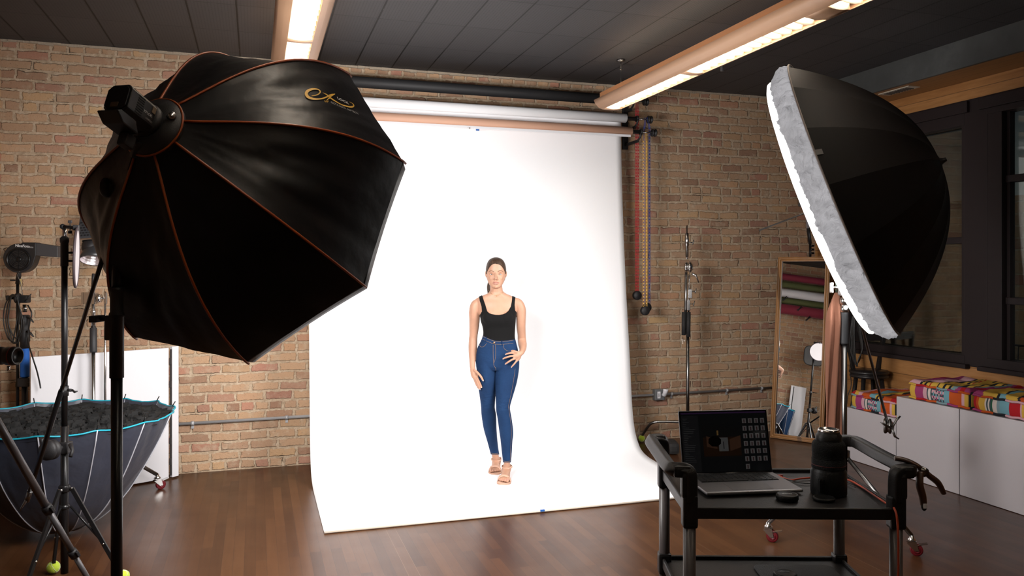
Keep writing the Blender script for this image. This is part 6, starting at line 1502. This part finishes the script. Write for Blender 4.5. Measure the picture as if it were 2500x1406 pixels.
# big lens standing on the cart
lc = cw(.395*0+(2023-U0)/F*2.955, 2.955); lz = TZ+.001
o = thing('telephoto_lens', 'large black camera lens standing upright on the cart beside the laptop', 'lens', (lc.x, lc.y, lz))
LBK = mat('lens_barrel', (.005, .005, .005), .45, spec=.3, bump=.1, bs=150); LRB = mat('lens_rubber', (.004, .004, .004), .75, spec=.25, bump=.5, bs=260)
L3 = lambda pr, nm, m: MB().lathe((lc.x, lc.y, lz), UP, pr, 48).build(nm, m, o)
L3([(0, 0), (.062, 0), (.0635, .004), (.0635, .082), (.060, .088), (.0585, .094)], 'hood', LBK)
L3([(.0585, .094), (.060, .096), (.060, .104), (.0595, .105), (.0595, .128), (.0575, .13)], 'focus_ring', LRB)
L3([(.0575, .130), (.0575, .150), (.0585, .152), (.0585, .180), (.055, .188), (.0465, .196)], 'zoom_ring', LRB)
L3([(.0465, .196), (.0455, .214), (.040, .220), (.0375, .228)], 'rear_barrel', LBK)
L3([(.0375, .228), (.0375, .236), (.034, .237), (.032, .232), (.024, .228), (0, .227)], 'mount', CHR)
L3([(.0590, .1068), (.0605, .1070), (.0605, .1085), (.0590, .1088)], 'red_band', mat('band_red', (.10, .006, .006), .5))
MB().box((lc.x-.066*sn*0, lc.y, lz)+cw(0, -.06, 0)+V((0, 0, .035)) if False else V((lc.x, lc.y, lz+.04))+cw(-.045, -.047), (.02, .02, .05), RZm, .006).build('tripod_foot', LBK, o)
def lcap(p, r, h, lab, tilt=None, cat='lens cap', logo=None):
    o = thing('lens_cap', lab, cat, p, 'lens caps on the cart'); ax = V(tilt).normalized() if tilt else UP
    MB().lathe(p, ax, [(0, 0), (r*.97, 0), (r, .002), (r, h-.003), (r*.96, h), (r*.80, h), (r*.78, h-.001), (0, h-.001)], 40).build('cap', LBK, o)
    mb = MB()
    for i in range(60):
        q = 2*pi*i/60; t_, s_, n_ = frame(p, p+ax); c = p+ax*h*.5+(s_*cos(q)+n_*sin(q))*r; mb.cyl(c-ax*h*.35, c+ax*h*.35, .0008, n=4)
    g2 = mb.build('grip_ribs', LBK, o); g2['kind'] = 'stuff'
    return o
p = cw((1922-U0)/F*2.875, 2.875, TZ+.001); c1 = lcap(p, .038, .020, 'black rear lens cap lying in front of the laptop on the top tray')
text('Canon', p+V((0, 0, .0205))+cw(.0, .0), cw(1, 0), cw(0, 1), .013, PRW, c1)
p = cw((2016-U0)/F*2.855, 2.872, TZ+.001); lcap(p, .0375, .010, 'thin black lens cap lying at the foot of the big lens')
# things on the bottom shelf
mz = .464
m0 = cw(((1965-U0)/F)*3.03, 3.03); N = 10; out = []
for (sx3, sy3) in ((1, 1), (-1, 1), (-1, -1), (1, -1)):
    for k in range(6):
        q = {(1, 1): 0, (-1, 1): 1, (-1, -1): 2, (1, -1): 3}[(sx3, sy3)]*pi/2+pi/2*k/5; out.append(cl(0, 0, 0)*0+V((m0.x, m0.y, mz))+CM @ V((sx3*.125+.028*cos(q), sy3*.13+.028*sin(q), 0)))
o = MB().prism(out, (0, 0, .006)).build('ribbed_mat', mat('grey_ribbed_rubber', (.060, .060, .062), .8, bump=1.0, bs=300), None, loc=(m0.x, m0.y, mz)); tag(o, 'grey ribbed rubber mat with rounded corners on the bottom shelf', 'mat')
p = cw(((1917-U0)/F)*3.04, 3.04, mz+.0075); c2 = lcap(p, .042, .024, 'black lens cap lying on the ribbed mat on the bottom shelf')
text('Canon', p+V((0, 0, .0245))+cw(.0, .008), cw(1, 0), cw(0, 1), .013, PRG, c2)
# cables on the cart
ORC = mat('orange_cable', (.40, .045, .012), .5)
z0_ = TZ+.006
pts = [lp_(LW/2+.002, -.035, .008), cw(1.08, 3.12, z0_), cw(1.13, 3.14, z0_), cw(1.22, 3.16, z0_+.0), cw(1.30, 3.13, z0_), cw(1.315, 3.04, z0_), cw(1.308, 2.90, z0_+.002), cw(1.300, 2.79, z0_+.006), cw(1.2965, 2.727, TZ+.014), cw(1.296, 2.700, TZ-.04), cw(1.296, 2.698, .60), cw(1.290, 2.70, .46), cw(1.292, 2.69, .30), cw(1.30, 2.70, .02)]
o = thing('tether_cable', 'orange tether cable running from the laptop over the cart edge', 'cable', pts[0])
MB().tube([V(p) for p in smoothpath([tuple(p) for p in pts], 8)], .0038, 8).build('cord', ORC, o)
MB().box(lp_(LW/2+.012, -.035, .008), (.024, .010, .007), LM, .002).build('plug', mat('plug_orange', (.30, .03, .01), .5), o)
cable('black_cable', 'thin black cable lying on the tray between laptop and lens', [lp_(LW/2+.004, -.06, .006), cw(1.12, 3.075, z0_-.001), cw(1.19, 3.09, z0_-.001), cw(1.27, 3.08, z0_-.001), cw(1.29, 3.02, z0_-.001)], .0022, CBL)
# spring clamp gripping the right handle
hp = cl(CWD+.060, .035, TZ+.132)
o = thing('spring_clamp', 'dark bronze spring clamp hanging from the right end of the cart handle', 'clamp', hp)
BRZ = mat('clamp_bronze', (.060, .026, .014), .38, coat=.2); s = cw(1, 0)
def jawp(*a): return [V(p) for p in smoothpath([tuple(hp+cw(x, y, z)) for x, y, z in a], 5)]
MB().tube(jawp((-.045, .01, .035), (-.01, 0, .030), (.030, -.01, .010), (.048, -.01, -.02)), [.012]*16, 10, True, .7).build('upper_jaw', BRZ, o)
P = jawp((.046, -.01, .0), (.065, -.01, -.020), (.095, -.012, -.045), (.115, -.012, -.082)); MB().tube(P, [.011+.004*sin(pi*i/(len(P)-1)) for i in range(len(P))], 10, True, .7).build('handle', BRZ, o)
P = jawp((.030, -.02, -.005), (.022, -.03, -.045), (.032, -.03, -.085), (.036, -.03, -.118)); MB().tube(P, [.012+.003*sin(pi*i/(len(P)-1)) for i in range(len(P))], 10, True, .7).build('handle', BRZ, o)
MB().lathe(hp+cw(.042, -.03, -.002), cw(0, 1), [(0, 0), (.013, 0), (.013, .03), (0, .03)], 16).build('spring', STEEL, o)
MB().ball(hp+cw(.0365, -.032, -.120), .012, (.8, .8, 1.3)).build('tip', BLKR, o)
MB().box(hp+cw(.034, -.043, -.116), (.012, .004, .016), RZm, .001).build('tip_label', WHT, o)
